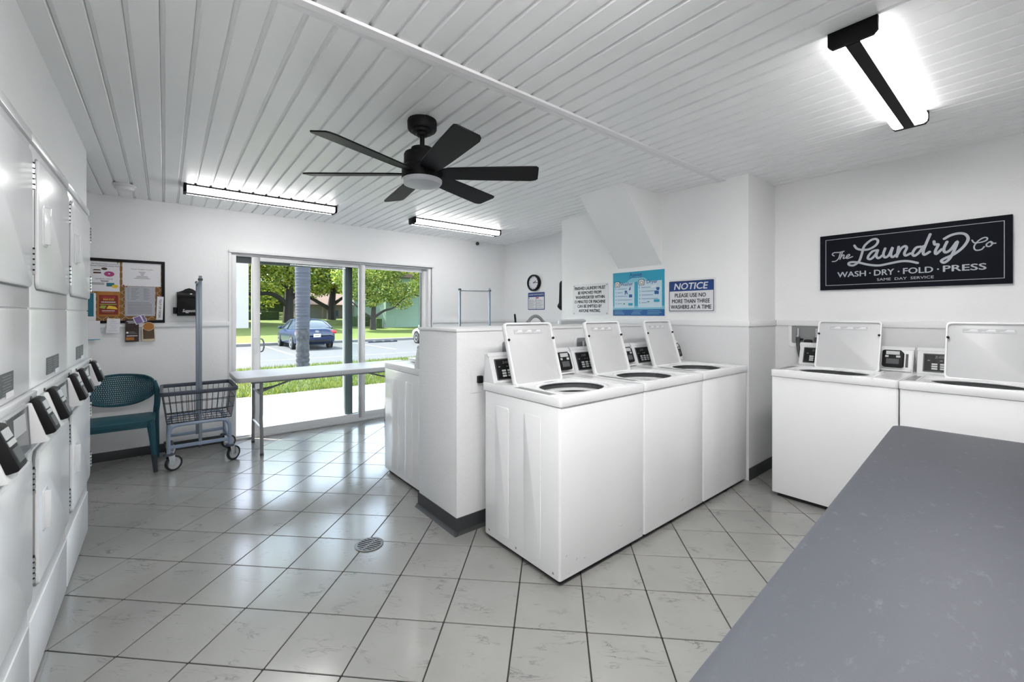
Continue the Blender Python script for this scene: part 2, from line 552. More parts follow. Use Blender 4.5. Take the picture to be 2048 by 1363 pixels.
struct('baseboard_back', G().box(XL, DX0-0.05, YB-0.008, YB, 0, 0.082), M['base'], 'dark rubber base under the bulletin board wall', 'baseboard', bevel=0.002)
struct('baseboard_right', G().box(XC-0.004, XR, YC0-0.012, YC0-0.004, 0, 0.095), M['base'], 'dark rubber base on the boxed out wall by the washers', 'baseboard', bevel=0.002)

# ------------------------------------------------------------------ sliding glass door
door = thing('door_1', 'white framed sliding glass door standing slightly open', 'sliding door', (0, YB, 0), kind='structure')
def dpart(name, m, *boxes, parent=door, bevel=0.002, label=None):
    g = G()
    for b in boxes:
        g.box(*b)
    return obj(name, g, m, parent, bevel=bevel, label=label)
# casing and jambs (y is measured from the wall face)
dpart('casing', M['trim'], (DX0-0.022, DX0, -0.012, 0.16, 0, DZ+0.022), (DX1, DX1+0.022, -0.012, 0.16, 0, DZ+0.022), (DX0-0.022, DX1+0.022, -0.03, 0.16, DZ, DZ+0.026))
dpart('jamb', M['almond'], (DX0, DX0+0.045, 0.012, 0.15, 0, DZ), (DX1-0.045, DX1, 0.012, 0.15, 0, DZ))
dpart('head_rail', M['almond'], (DX0+0.045, DX1-0.045, 0.012, 0.15, DZ-0.022, DZ))
dpart('sill_track', M['almond'], (DX0, DX1, -0.004, 0.15, 0, 0.022), (DX0, DX1, 0.015, 0.022, 0.022, 0.038), (DX0, DX1, 0.075, 0.082, 0.022, 0.038))
dpart('latch_plate', M['black'], (DX0+0.0452, DX0+0.047, 0.035, 0.05, 0.90, 1.03), bevel=0.0)
def panel(x0, x1, y0, m, st, nm):
    p = dpart(nm, m, (x0, x0+st, y0, y0+0.035, 0.026, DZ-0.026), (x1-st, x1, y0, y0+0.035, 0.026, DZ-0.026), (x0+st, x1-st, y0, y0+0.035, DZ-0.066, DZ-0.026), (x0+st, x1-st, y0, y0+0.035, 0.026, 0.092))
    obj('glass_pane', G().box(x0+st-0.003, x1-st+0.003, y0+0.014, y0+0.020, 0.088, DZ-0.062), M['glass'], p)
    return p
sl = panel(0.722, 1.945, 0.022, M['almond'], 0.078, 'sliding_panel')
h = smooth_path([(0.808, 0.018, 0.915), (0.822, -0.012, 0.93), (0.832, -0.02, 0.985), (0.822, -0.012, 1.04), (0.808, 0.018, 1.055)])
obj('pull_handle', G().tube(h, 0.008), M['midgrey'], sl)
obj('handle_plate', G().prism(rrect(0.742, 0.775, 0.90, 1.07, 0.008), 'y', 0.016, 0.022), M['trim'], sl)
dpart('outer_head', M['dark_backlit'], (0.58, 1.72, 0.118, 0.15, 1.872, DZ-0.02), bevel=0)
fx = panel(1.72, 2.82, 0.080, M['dark_backlit'], 0.085, 'fixed_panel')
# the room side of the fixed panel's right stile and rails is capped in white
dpart('stile_cover', M['almond'], (2.745, 2.82, 0.066, 0.079, 0.026, DZ-0.026), (1.95, 2.745, 0.066, 0.079, DZ-0.070, DZ-0.026), (1.95, 2.745, 0.066, 0.079, 0.026, 0.096), bevel=0.001)
obj('stile_edge', G().box(1.700, 1.719, 0.080, 0.115, 0.026, DZ-0.03), M['almond'], door)

# ------------------------------------------------------------------ top loading washers
def densify(pts, L):
    out = []
    n = len(pts)
    for i in range(n):
        a, b = pts[i], pts[(i+1) % n]
        k = max(1, int(math.hypot(b[0]-a[0], b[1]-a[1])/L))
        out += [(a[0]+(b[0]-a[0])*t/k, a[1]+(b[1]-a[1])*t/k) for t in range(k)]
    return out
WW, WD = 0.694, 0.640
def make_washer():
    w = thing('washing_machine', 'white top loading washer', 'washer')
    o = densify(rrect(0, WW, 0, WD-0.02, 0.012, 3), 0.2)
    inn = [(WW/2+(x-WW/2)*0.975, WD/2+(y-WD/2)*0.975) for x, y in o]
    obj('cabinet', G().frame(o, inn, 'z', 0.03, 0.868), M['enamel'], w, bevel=0.003)
    obj('base', G().box(0.03, WW-0.03, 0.03, WD-0.05, 0.0, 0.032), M['rubber'], w)
    for sx in (0, WW):                       # pressed panels on the cabinet sides
        for (y0, y1) in ((0.135, 0.265), (0.395, 0.515)):
            d = 0.0022 if sx else -0.0022
            obj('side_panel', G().prism(rrect(y0, y1, 0.075, 0.80, 0.012), 'x', sx - d*0.5, sx + d), M['enamel'], w, bevel=0.0012)
    scr = mesh(G().lathe([(0.006, 0), (0.006, -0.002), (0.003, -0.003)], 8, axis='x'), 'screw')
    for (yy, zz) in ((0.045, 0.055), (0.33, 0.058), (0.575, 0.062)):
        obj('screw', scr, M['midgrey'], w, loc=(0, yy, zz))
    # deck with the round tub opening
    cx, cy = 0.315, 0.215
    o = densify(rrect(-0.004, WW+0.001, -0.008, WD, 0.016, 4), 0.025)
    def ring(ax, ay):
        return [(cx + ax*math.cos(math.atan2(y-cy, x-cx)), cy + ay*math.sin(math.atan2(y-cy, x-cx))) for x, y in o]
    deck = obj('top_deck', G().frame(o, ring(0.225, 0.185), 'z', 0.870, 0.918), M['enamel'], w, bevel=0.004)
    obj('deck_lip', G().frame(ring(0.228, 0.188), ring(0.200, 0.162), 'z', 0.905, 0.914), M['enamel'], deck, bevel=0.003)
    obj('lid_well', G().frame(rrect(0.062, 0.570, 0.016, 0.404, 0.03), rrect(0.070, 0.562, 0.024, 0.396, 0.025), 'z', 0.917, 0.9205), M['enamel'], deck)
    tub = G()
    n = 28
    prof = [(0.215, 0.90), (0.215, 0.52), (0.02, 0.50)]
    for (r0, z0), (r1, z1) in zip(prof[:-1], prof[1:]):
        for k in range(n):
            a, b = 2*math.pi*k/n, 2*math.pi*(k+1)/n
            tub.quad((cx+r0*math.cos(a), cy+r0*.84*math.sin(a), z0), (cx+r0*math.cos(b), cy+r0*.84*math.sin(b), z0), (cx+r1*math.cos(b), cy+r1*.84*math.sin(b), z1), (cx+r1*math.cos(a), cy+r1*.84*math.sin(a), z1))
    obj('tub', tub, M['darkgrey'], w, normals=False)
    obj('tub_ring', G().frame(ring(0.207, 0.168), ring(0.150, 0.112), 'z', 0.866, 0.876), M['console'], w, bevel=0.002)
    obj('agitator', G().lathe([(0.12, 0.50), (0.06, 0.58), (0.045, 0.80), (0.05, 0.84), (0.02, 0.86)], 16, (cx, cy, 0)), M['darkgrey'], w)
    obj('instruction_label', G().box(0.012, 0.056, 0.08, 0.36, 0.918, 0.9188), M['midgrey'], w)
    # raised lid, hinged behind the opening
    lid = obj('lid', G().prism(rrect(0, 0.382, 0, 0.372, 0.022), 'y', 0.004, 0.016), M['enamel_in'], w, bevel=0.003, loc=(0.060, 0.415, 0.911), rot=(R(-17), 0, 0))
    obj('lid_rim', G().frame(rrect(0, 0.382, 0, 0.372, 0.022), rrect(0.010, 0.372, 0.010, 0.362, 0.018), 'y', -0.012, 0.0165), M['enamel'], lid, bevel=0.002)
    for bx in (0.012, 0.370):
        obj('bumper', G().lathe([(0.0075, 0), (0.0075, -0.010), (0.004, -0.013)], 10, (bx, -0.008, 0.268), 'y'), M['black'], lid)
    lb = obj('warning_label', G().box(0.075, 0.300, 0.0028, 0.0040, 0.305, 0.332), M['lightgrey'], lid)
    g = G()
    for k in range(3):
        a = 0.078 + k*0.075
        g.quad((a+0.02, 0.0025, 0.318), (a+0.062, 0.0025, 0.318), (a+0.062, 0.0025, 0.329), (a+0.035, 0.0025, 0.329))
        g.quad((a+0.004, 0.0025, 0.313), (a+0.066, 0.0025, 0.313), (a+0.066, 0.0025, 0.3155), (a+0.004, 0.0025, 0.3155))
    obj('label_print', g, M['white'], lb, normals=False, smooth=0)
    # console
    con = obj('console', G().prism([(0.535, 0.918), (WD-0.004, 0.918), (WD-0.004, 1.082), (0.604, 1.088), (0.590, 1.078)], 'x', 0.006, WW-0.006), M['console'], w, bevel=0.004)
    obj('console_trim', G().prism([(0.583, 1.070), (0.596, 1.066), (0.612, 1.084), (0.604, 1.092)], 'x', 0.002, WW-0.002), M['console'], w, bevel=0.003)
    T = Matrix.Translation((0, 0.535, 0.918)) @ Matrix.Rotation(R(-18.5), 4, 'X')
    def cf(name, g, m, parent, **k):
        return obj(name, g.xf(T), m, parent, **k)
    cp = cf('control_panel', G().prism(rrect(0.040, 0.285, 0.020, 0.138, 0.003), 'y', -0.0035, 0.0), M['black_gloss'], w)
    cf('panel_frame', G().frame(rrect(0.036, 0.289, 0.016, 0.142, 0.003), rrect(0.042, 0.283, 0.022, 0.136, 0.003), 'y', -0.005, 0.0), M['darkgrey'], w)
    bt = {}
    for c in range(3):
        for r in range(3):
            x0, s0 = 0.078 + c*0.041, 0.033 + r*0.0155
            cf('button', G().prism(rrect(x0, x0+0.029, s0, s0+0.0110, 0.002, 2), 'y', -0.0055, -0.003), M['lightgrey'], cp)
    for k, xx in enumerate((0.058, 0.118, 0.140)):
        cf('indicator', G().box(xx, xx+0.012, -0.0042, -0.003, 0.092, 0.097), M['midgrey'], cp)
    dg_ = text('display_digits', '2:05', 0.092, 0.140, 0.112, 0.127, M['midgrey'], cp, y=-0.0038, shear=0.15)
    dg_.data.transform(T)
    mt = cf('reader_mount', G().prism(rrect(0.512, 0.684, 0.016, 0.150, 0.004), 'y', -0.010, 0.0), M['console'], w, bevel=0.002)
    cf('coin_slot', G().box(0.649, 0.663, -0.0115, -0.0095, 0.032, 0.128), M['darkgrey'], mt)
    cr = cf('card_reader', G().prism([(0.528, 0.032), (0.540, 0.026), (0.632, 0.026), (0.642, 0.034), (0.642, 0.128), (0.626, 0.146), (0.538, 0.146), (0.528, 0.138)], 'y', -0.040, -0.008), M['black'], w, bevel=0.003)
    cf('reader_label', G().box(0.549, 0.621, -0.0415, -0.0395, 0.112, 0.137), M['lightgrey'], cr)
    for k0, k1 in ((0.545, 0.563), (0.603, 0.625)):
        cf('reader_key', G().box(k0, k1, -0.0415, -0.0395, 0.092, 0.106), M['lightgrey'], cr)
    cf('reader_screen', G().box(0.551, 0.619, -0.0415, -0.0395, 0.045, 0.082), M['screen'], cr)
    cf('payment_base', G().box(0.516, 0.680, -0.014, 0.004, 0.004, 0.014), M['console'], w)
    return w
washer0 = make_washer()
_used = []
def washer(label, group, loc, rz):
    w = washer0 if not _used else copy_tree(washer0)
    _used.append(w)
    w.location = loc
    w.rotation_euler = (0, 0, R(rz))
    w['label'] = label
    w['group'] = group
    return w
gA = 'washers along the front of the partition'
w1 = washer('open white washer at the near end of the partition, its left side in full view', gA, (1.472, 1.445, 0), 0)
w2 = washer('open white washer in the middle of the three in front of the partition', gA, (2.172, 1.445, 0), 0)
w3 = washer('open white washer next to the boxed out wall, under the notice about three washers', gA, (2.872, 1.445, 0), 0)
gB = 'washers against the right wall'
w4 = washer('open white washer on the right wall below the wall box with hoses', gB, (3.440, 1.222, 0), -90)
w5 = washer('open white washer on the right wall, behind the grey table', gB, (3.440, 0.522, 0), -90)
gC = 'washers behind the partition facing the window'
w6 = washer('closed white washer behind the partition, facing the sliding door', gC, (2.135, 3.475, 0), 180)
w7 = washer('closed white washer between the two other washers behind the partition', gC, (2.835, 3.475, 0), 180)
w8 = washer('washer behind the partition whose raised lid edge shows over the cap', gC, (3.535, 3.475, 0), 180)
for w in (w6, w7):
    for ch in w.children:
        if ch.name.split('.')[0] == 'lid':
            ch.rotation_euler = (R(90), 0, 0)
            ch.location = (0.125, 0.405, 0.928)
for w in (w4, w5, w8):
    for ch in w.children:
        if ch.name.split('.')[0] == 'lid':
            ch.location.x = 0.150
def scuffs(w, seed, n):
    rnd = random.Random(seed)
    g = G()
    for k in range(n):
        x = rnd.uniform(0.02, 0.66); z = 0.05 + 0.12*rnd.random()**2
        a = rnd.uniform(-0.2, 1.0); L = rnd.uniform(0.004, 0.018); t = rnd.uniform(0.0006, 0.0015)
        dx, dz = L*math.cos(a), L*math.sin(a)
        g.quad((x, -0.0012, z), (x+dx, -0.0012, z+dz), (x+dx-t*math.sin(a), -0.0012, z+dz+t*math.cos(a)), (x-t, -0.0012, z+t))
    obj('scuff_marks', g, M['darkgrey'], w, normals=False, smooth=0, label='dark scratches in the enamel')
scuffs(w1, 3, 9); scuffs(w2, 5, 10); scuffs(w3, 8, 4)

# ------------------------------------------------------------------ stacked dryers
DW = 0.712
M['dryer'] = mat('dryer_enamel', (0.80, 0.81, 0.825), 0.24, coat=0.1)
def make_dryer():
    d = thing('stacked_dryer', 'white stacked dryer', 'dryer')
    obj('cabinet', G().box(0.001, DW-0.001, 0.004, 0.68, 0.015, 1.935), M['dryer'], d, bevel=0.006)
    obj('top_flange', G().box(0.0, DW, -0.006, 0.03, 1.912, 1.945), M['dryer'], d, bevel=0.003)
    obj('toe_kick', G().box(0.02, DW-0.02, 0.03, 0.6, 0.0, 0.016), M['rubber'], d)
    obj('kick_panel', G().box(0.012, DW-0.012, -0.001, 0.006, 0.03, 0.262), M['dryer'], d, bevel=0.002)
    obj('middle_panel', G().box(0.012, DW-0.012, -0.001, 0.006, 1.062, 1.336), M['dryer'], d, bevel=0.002)
    obj('upper_panel', G().box(0.012, DW-0.012, -0.001, 0.006, 1.342, 1.905), M['dryer'], d, bevel=0.002)
    for (z0, z1, hz) in ((1.410, 1.870, (1.50, 1.79)), (0.355, 0.832, (0.455, 0.755))):
        obj('door_gap', G().frame(rrect(0.055, 0.690, z0-0.005, z1+0.005, 0.034), rrect(0.064, 0.681, z0+0.003, z1-0.003, 0.03), 'y', -0.0025, 0.003), M['midgrey'], d)
        dr = obj('door', G().prism(rrect(0.060, 0.685, z0, z1, 0.03), 'y', -0.012, 0.002), M['dryer'], d, bevel=0.004)
        zc = 1.645 if z0 > 1 else 0.600
        obj('handle', G().prism(rrect(0.115, 0.190, zc-0.075, zc+0.075, 0.012), 'y', -0.015, -0.011).prism([(0.137, -0.028), (0.147, -0.031), (0.157, -0.014), (0.130, -0.014)], 'z', zc-0.068, zc+0.068), M['dryer'], dr, bevel=0.002)
        for z in hz:
            hg = G()
            for k in range(5):
                hg.lathe([(0.0075, z-0.045+k*0.018), (0.0075, z-0.045+k*0.018+0.0125)], 8, (0.692, -0.010, 0))
            obj('hinge', hg, M['chrome'], dr)
            obj('hinge_pin', G().lathe([(0.0058, z-0.046), (0.0058, z+0.046)], 8, (0.692, -0.010, 0)), M['black'], dr)
    lb = obj('instruction_label', G().box(0.255, 0.500, -0.0022, -0.0008, 1.083, 1.150), M['darkgrey'], d)
    g = G()
    rnd = random.Random(4)
    for k in range(7):
        for c in range(2):
            x0 = 0.26 + c*0.12
            z = 1.088 + k*0.0085
            g.quad((x0+rnd.uniform(0, .02), -0.0026, z), (x0+rnd.uniform(.07, .115), -0.0026, z), (x0+rnd.uniform(.07, .115), -0.0026, z+0.0022), (x0+rnd.uniform(0, .02), -0.0026, z+0.0022))
    obj('label_print', g, M['midgrey'], lb, normals=False, smooth=0)
    obj('serial_label', G().box(0.420, 0.500, -0.0032, -0.0022, 1.074, 1.092), M['white'], d)
    led = obj('ledge', G().box(0.0, DW, -0.018, 0.004, 1.036, 1.060), M['dryer'], d, bevel=0.004)
    for xx in (0.10, 0.61):
        obj('screw', G().lathe([(0.006, 0), (0.006, -0.004)], 8, (xx, -0.018, 1.047), 'y'), M['darkgrey'], led)
    obj('control_strip', G().prism([(0.004, 1.036), (-0.012, 1.034), (-0.020, 0.876), (0.004, 0.862)], 'x', 0.003, DW-0.003), M['dryer'], d, bevel=0.002)
    cp = obj('control_panel', G().prism([(-0.0135, 1.022), (-0.016, 1.022), (-0.0225, 0.888), (-0.019, 0.888)], 'x', 0.340, 0.585), M['screen'], d)
    obj('panel_frame', G().prism([(-0.011, 1.028), (-0.018, 1.028), (-0.0245, 0.882), (-0.018, 0.882)], 'x', 0.330, 0.340).prism([(-0.011, 1.028), (-0.018, 1.028), (-0.0245, 0.882), (-0.018, 0.882)], 'x', 0.585, 0.595), M['chrome'], d)
    obj('panel_label', G().prism([(-0.0163, 1.010), (-0.0175, 1.010), (-0.0205, 0.955), (-0.0193, 0.955)], 'x', 0.42, 0.55), M['lightgrey'], cp)
    for k, x0 in enumerate((0.140, 0.600)):
        mt = obj('reader_mount', G().prism([(-0.010, 1.032), (-0.022, 1.032), (-0.060, 0.900), (-0.014, 0.897)], 'x', x0, x0+0.098), M['console'], d, bevel=0.003)
        cr = obj('card_reader', G().prism([(-0.014, 1.036), (-0.024, 1.045), (-0.040, 1.040), (-0.078, 0.934), (-0.075, 0.926), (-0.053, 0.920)], 'x', x0+0.006, x0+0.082), M['black'], d, bevel=0.004)
        T = Matrix.Translation((0, -0.0403, 1.040)) @ Matrix.Rotation(R(-19.7), 4, 'X')
        def cf(nm, x0_, x1_, s0, s1, m):
            obj(nm, G().box(x0_, x1_, -0.0022, 0.001, -s1, -s0).xf(T), m, cr)
        cf('reader_label', x0+0.016, x0+0.072, 0.010, 0.036, M['lightgrey'])
        cf('reader_keys', x0+0.014, x0+0.074, 0.041, 0.054, M['lightgrey'])
        cf('reader_screen', x0+0.018, x0+0.070, 0.062, 0.100, M['screen'])
    return d
dryer0 = make_dryer()
for k, (yy, lab) in enumerate(((1.458, 'white stacked dryer nearest the viewer, cut off by the left picture edge'),
                               (2.172, 'middle white stacked dryer of the three on the left'),
                               (2.886, 'farthest white stacked dryer, beside the teal chair'))):
    d = dryer0 if k == 0 else copy_tree(dryer0)
    d.location = (-0.358, yy, 0)
    d.rotation_euler = (0, 0, R(90))
    d['label'] = lab
    d['group'] = 'stacked dryers along the left wall'

# ------------------------------------------------------------------ ceiling lights and fan
def fixture(x0, yc, L, label, row):
    z = cz(x0+L/2, yc)
    t = thing('ceiling_light', label, 'ceiling light', (x0, yc, z), 0, 'two tube ceiling lights')
    w = 0.078
    obj('housing', G().box(0.01, L-0.01, -w+0.012, w-0.012, -0.020, 0.0), M['fan'], t)
    cap = [(-w, 0.0), (-w, -0.052), (-w+0.014, -0.068), (w-0.014, -0.068), (w, -0.052), (w, 0.0)]
    for a in (0.0, L-0.022):
        obj('end_cap', G().prism(cap, 'x', a, a+0.022), M['fan'], t, bevel=0.002)
    for sgn in (-1, 1):
        pr = [(sgn*0.022, -0.020), (sgn*0.022, -0.064), (sgn*(w-0.020), -0.064), (sgn*(w-0.007), -0.056), (sgn*(w-0.003), -0.044), (sgn*(w-0.003), -0.018)]
        ln = obj('lens', G().prism(pr, 'x', 0.022, L-0.022), M['lens_'+row], t)
        ln.data.materials.append(M['flank_'+row])
        for p in ln.data.polygons:
            if p.normal.z > -0.8:
                p.material_index = 1
    obj('spine', G().box(0.02, L-0.02, -0.023, 0.023, -0.070, -0.018), M['fan'], t)
    return t
fixture(0.12, 4.49, 1.22, 'long lit ceiling light above the bulletin board side of the sliding door', 'window')
fixture(2.16, 4.45, 1.22, 'lit ceiling light near the security camera', 'window')
fixture(2.065, 0.452, 1.22, 'lit ceiling light in the upper right, seen from below at close range', 'right')
fixture(0.02, 0.452, 1.22, 'lit ceiling light above the near end of the grey table', 'near')

FX, FY = 1.14, 2.213
FZ = cz(FX, FY)
fan = thing('ceiling_fan', 'black six blade ceiling fan with a round light lens', 'ceiling fan', (FX, FY, FZ))
obj('canopy', G().lathe([(0.080, 0.002), (0.083, -0.010), (0.082, -0.048), (0.076, -0.058), (0.060, -0.060), (0.056, -0.072), (0.035, -0.075), (0.030, -0.088), (0.012, -0.092)], 32), M['fan'], fan)
obj('downrod', G().lathe([(0.0135, -0.08), (0.0135, -0.17)], 14), M['fan'], fan)
obj('motor', G().lathe([(0.02, -0.158), (0.062, -0.160), (0.064, -0.186), (0.068, -0.190), (0.098, -0.192), (0.102, -0.200), (0.102, -0.262), (0.110, -0.272), (0.114, -0.284), (0.114, -0.338), (0.06, -0.342)], 36), M['fan'], fan)
obj('light_lens', G().lathe([(0.112, -0.336), (0.112, -0.352), (0.104, -0.364), (0.06, -0.372), (0.01, -0.374)], 36), M['fan_lens'], fan)
bg_ = G()
secs = [(0.085, 0.035), (0.16, 0.058), (0.30, 0.064), (0.50, 0.070), (0.62, 0.073), (0.650, 0.068), (0.662, 0.055)]
vs, fs = [], []
for (r_, hw) in secs:
    tw = R(-13)
    cc = -0.006 if r_ < 0.64 else -0.010
    for dz in (0.004, -0.004):
        for s_ in (-1, 1):
            yy = s_*hw + cc
            vs.append((r_, yy*math.cos(tw), yy*math.sin(tw) + dz))
for i in range(len(secs)-1):
    a, b = i*4, i*4+4
    fs += [(a, a+1, b+1, b), (a+2, b+2, b+3, a+3), (a, b, b+2, a+2), (a+1, a+3, b+3, b+1)]
fs += [(0, 2, 3, 1), (b, b+1, b+3, b+2)]
bg_.add(vs, fs)
blade = mesh(bg_, 'blade', bevel=0.001, seg=1)
for k in range(6):
    obj('blade', blade, M['fan'], fan, loc=(0, 0, -0.305), rot=(0, 0, R(21 + 60*k)))

sd = thing('smoke_detector', 'round white smoke detector on the ceiling near the dryers', 'smoke detector', (-0.262, 4.80, cz(-0.26, 4.8)))
obj('detector_base', G().lathe([(0.075, 0.002), (0.075, -0.014), (0.07, -0.018)], 28), M['trim'], sd)
obj('detector_cap', G().lathe([(0.062, -0.016), (0.066, -0.028), (0.058, -0.042), (0.03, -0.046)], 28), M['trim'], sd)
sc = thing('security_camera', 'small white dome camera with a black eye above the sliding door', 'security camera', (3.60, YB-0.045, 2.383))
obj('mount', G().lathe([(0.045, 0.022), (0.045, 0.008), (0.035, 0.0)], 20), M['trim'], sc)
obj('dome', G().lathe([(0.015, 0.012), (0.036, 0.004), (0.042, -0.015), (0.036, -0.036), (0.02, -0.046), (0.004, -0.048)], 20), M['trim'], sc)
_e = Vector((-3.6, -5.2, -1.1)).normalized()
obj('camera_eye', G().lathe([(0.026, 0.0), (0.026, 0.012), (0.014, 0.018), (0.003, 0.019)], 16).xf(_e.to_track_quat('Z', 'Y').to_matrix().to_4x4()), M['black_gloss'], sc, loc=tuple(_e*0.032 + Vector((0, 0, -0.014))))

# ------------------------------------------------------------------ floor drain
dr = thing('floor_drain', 'round steel floor drain grate set in the tiles', 'floor drain', (0.909, 2.412, 0.0), 30)
obj('drain_rim', G().frame(circ(0, 0, 0.078, n=32), circ(0, 0, 0.064, n=32), 'z', -0.002, 0.0045), M['drain_steel'], dr, bevel=0.001)
obj('drain_well', G().lathe([(0.065, -0.002), (0.065, 0.0012)], 32), M['rubber'], dr)
for s_ in (-1, 1):
    for k in range(7):
        xx = (k-3)*0.017
        ymax = math.sqrt(max(0, 0.066**2 - xx*xx))
        obj('grate_bar', G().box(xx-0.0045, xx+0.0045, min(s_*0.004, s_*ymax), max(s_*0.004, s_*ymax), 0.0012, 0.0042), M['drain_steel'], dr)
obj('grate_cross_bar', G().box(-0.066, 0.066, -0.0045, 0.0045, 0.0012, 0.0044), M['drain_steel'], dr)

# ------------------------------------------------------------------ teal armless chair
def teal_material():
    return mat('teal_plastic', (0.010, 0.075, 0.105), 0.42, noise=0.08, nscale=8)
M['teal'] = teal_material()
M['teal_shaded'] = mat('leg_painted_shade', (0.030, 0.040, 0.044), 0.5)  # legs are teal to the floor; the dull shaded tone is painted on
ch = thing('side_chair', 'teal plastic chair with a perforated rounded backrest', 'chair', (-0.315, 4.87, 0), 0)
# local: x right, y towards the wall, front edge at y=-0.22
def back_pt(u, v):
    half = 0.252*(1 - 0.30*abs(2*v-1)**3.2)
    x = half*u
    z = 0.505 + 0.285*v + (0.055*abs(u)**2.2)*(1-v) - 0.022*v*u*u
    y = 0.235 + 0.045*v - 0.070*u*u
    return Vector((x, y, z))
g = G()
NU, NV = 34, 16
for i in range(NU):
    for j in range(NV):
        P = lambda a, b: back_pt(-1 + 2*a/NU, b/NV)
        o4 = [P(i, j), P(i+1, j), P(i+1, j+1), P(i, j+1)]
        if i in (0, NU-1) or j in (0, NV-1):
            g.add(o4, [(0, 1, 2, 3)])
        else:
            h = 0.25
            sh = 0.16 if j % 2 else -0.16
            i4 = [P(i+0.5+sh+dx, j+0.5+dy) for dx, dy in ((-h, -h), (h, -h), (h, h), (-h, h))]
            g.add(o4 + i4, [(0, 1, 5, 4), (1, 2, 6, 5), (2, 3, 7, 6), (3, 0, 4, 7)])
bk = obj('backrest', mesh(g, 'backrest', smooth=60), M['teal'], ch)
sm = bk.modifiers.new('thickness', 'SOLIDIFY'); sm.thickness = 0.014; sm.offset = 0
for s_ in (-1, 1):
    pts = smooth_path([(s_*0.243, 0.17, 0.72), (s_*0.262, 0.172, 0.62), (s_*0.262, 0.180, 0.52), (s_*0.255, 0.185, 0.43), (s_*0.258, 0.215, 0.22), (s_*0.262, 0.255, 0.0)])
    obj('rear_leg', G().tube(pts, [0.014 + 0.010*min(1, k/8) - 0.008*max(0, (k-16)/16) for k in range(len(pts))], 10), M['teal'], ch)
    pts = [(s_*0.222, -0.185, 0.425), (s_*0.236, -0.195, 0.28), (s_*0.245, -0.203, 0.145)]
    obj('front_leg', G().tube(pts, [0.030, 0.023, 0.019], 10), M['teal'], ch)
    obj('leg_end_shaded', G().tube([(s_*0.245, -0.203, 0.147), (s_*0.2565, -0.212, 0.0)], [0.019, 0.015], 10), M['teal_shaded'], ch, label='lower leg end with dull shading painted into its colour')
g = G()
o = rrect(-0.252, 0.252, -0.215, 0.20, 0.075, 6)
n = len(o)
rings = []
for (sc_, z) in ((0.90, 0.432), (1.0, 0.426), (1.0, 0.412), (0.985, 0.392), (0.93, 0.392)):
    rings.append([(x*sc_, (y+0.007)*sc_-0.007, z + 0.012*(x/0.25)**2) for x, y in o])
vs = [p for r_ in rings for p in r_]
fs = [(k*n+i, k*n+(i+1) % n, (k+1)*n+(i+1) % n, (k+1)*n+i) for k in range(4) for i in range(n)] + [tuple(range(n)), tuple(range(5*n-1, 4*n-1, -1))]
obj('seat', g.add(vs, fs), M['teal'], ch)
obj('apron', G().prism(rrect(-0.225, 0.225, 0.376, 0.402, 0.010), 'y', -0.20, -0.185), M['teal'], ch, bevel=0.004)

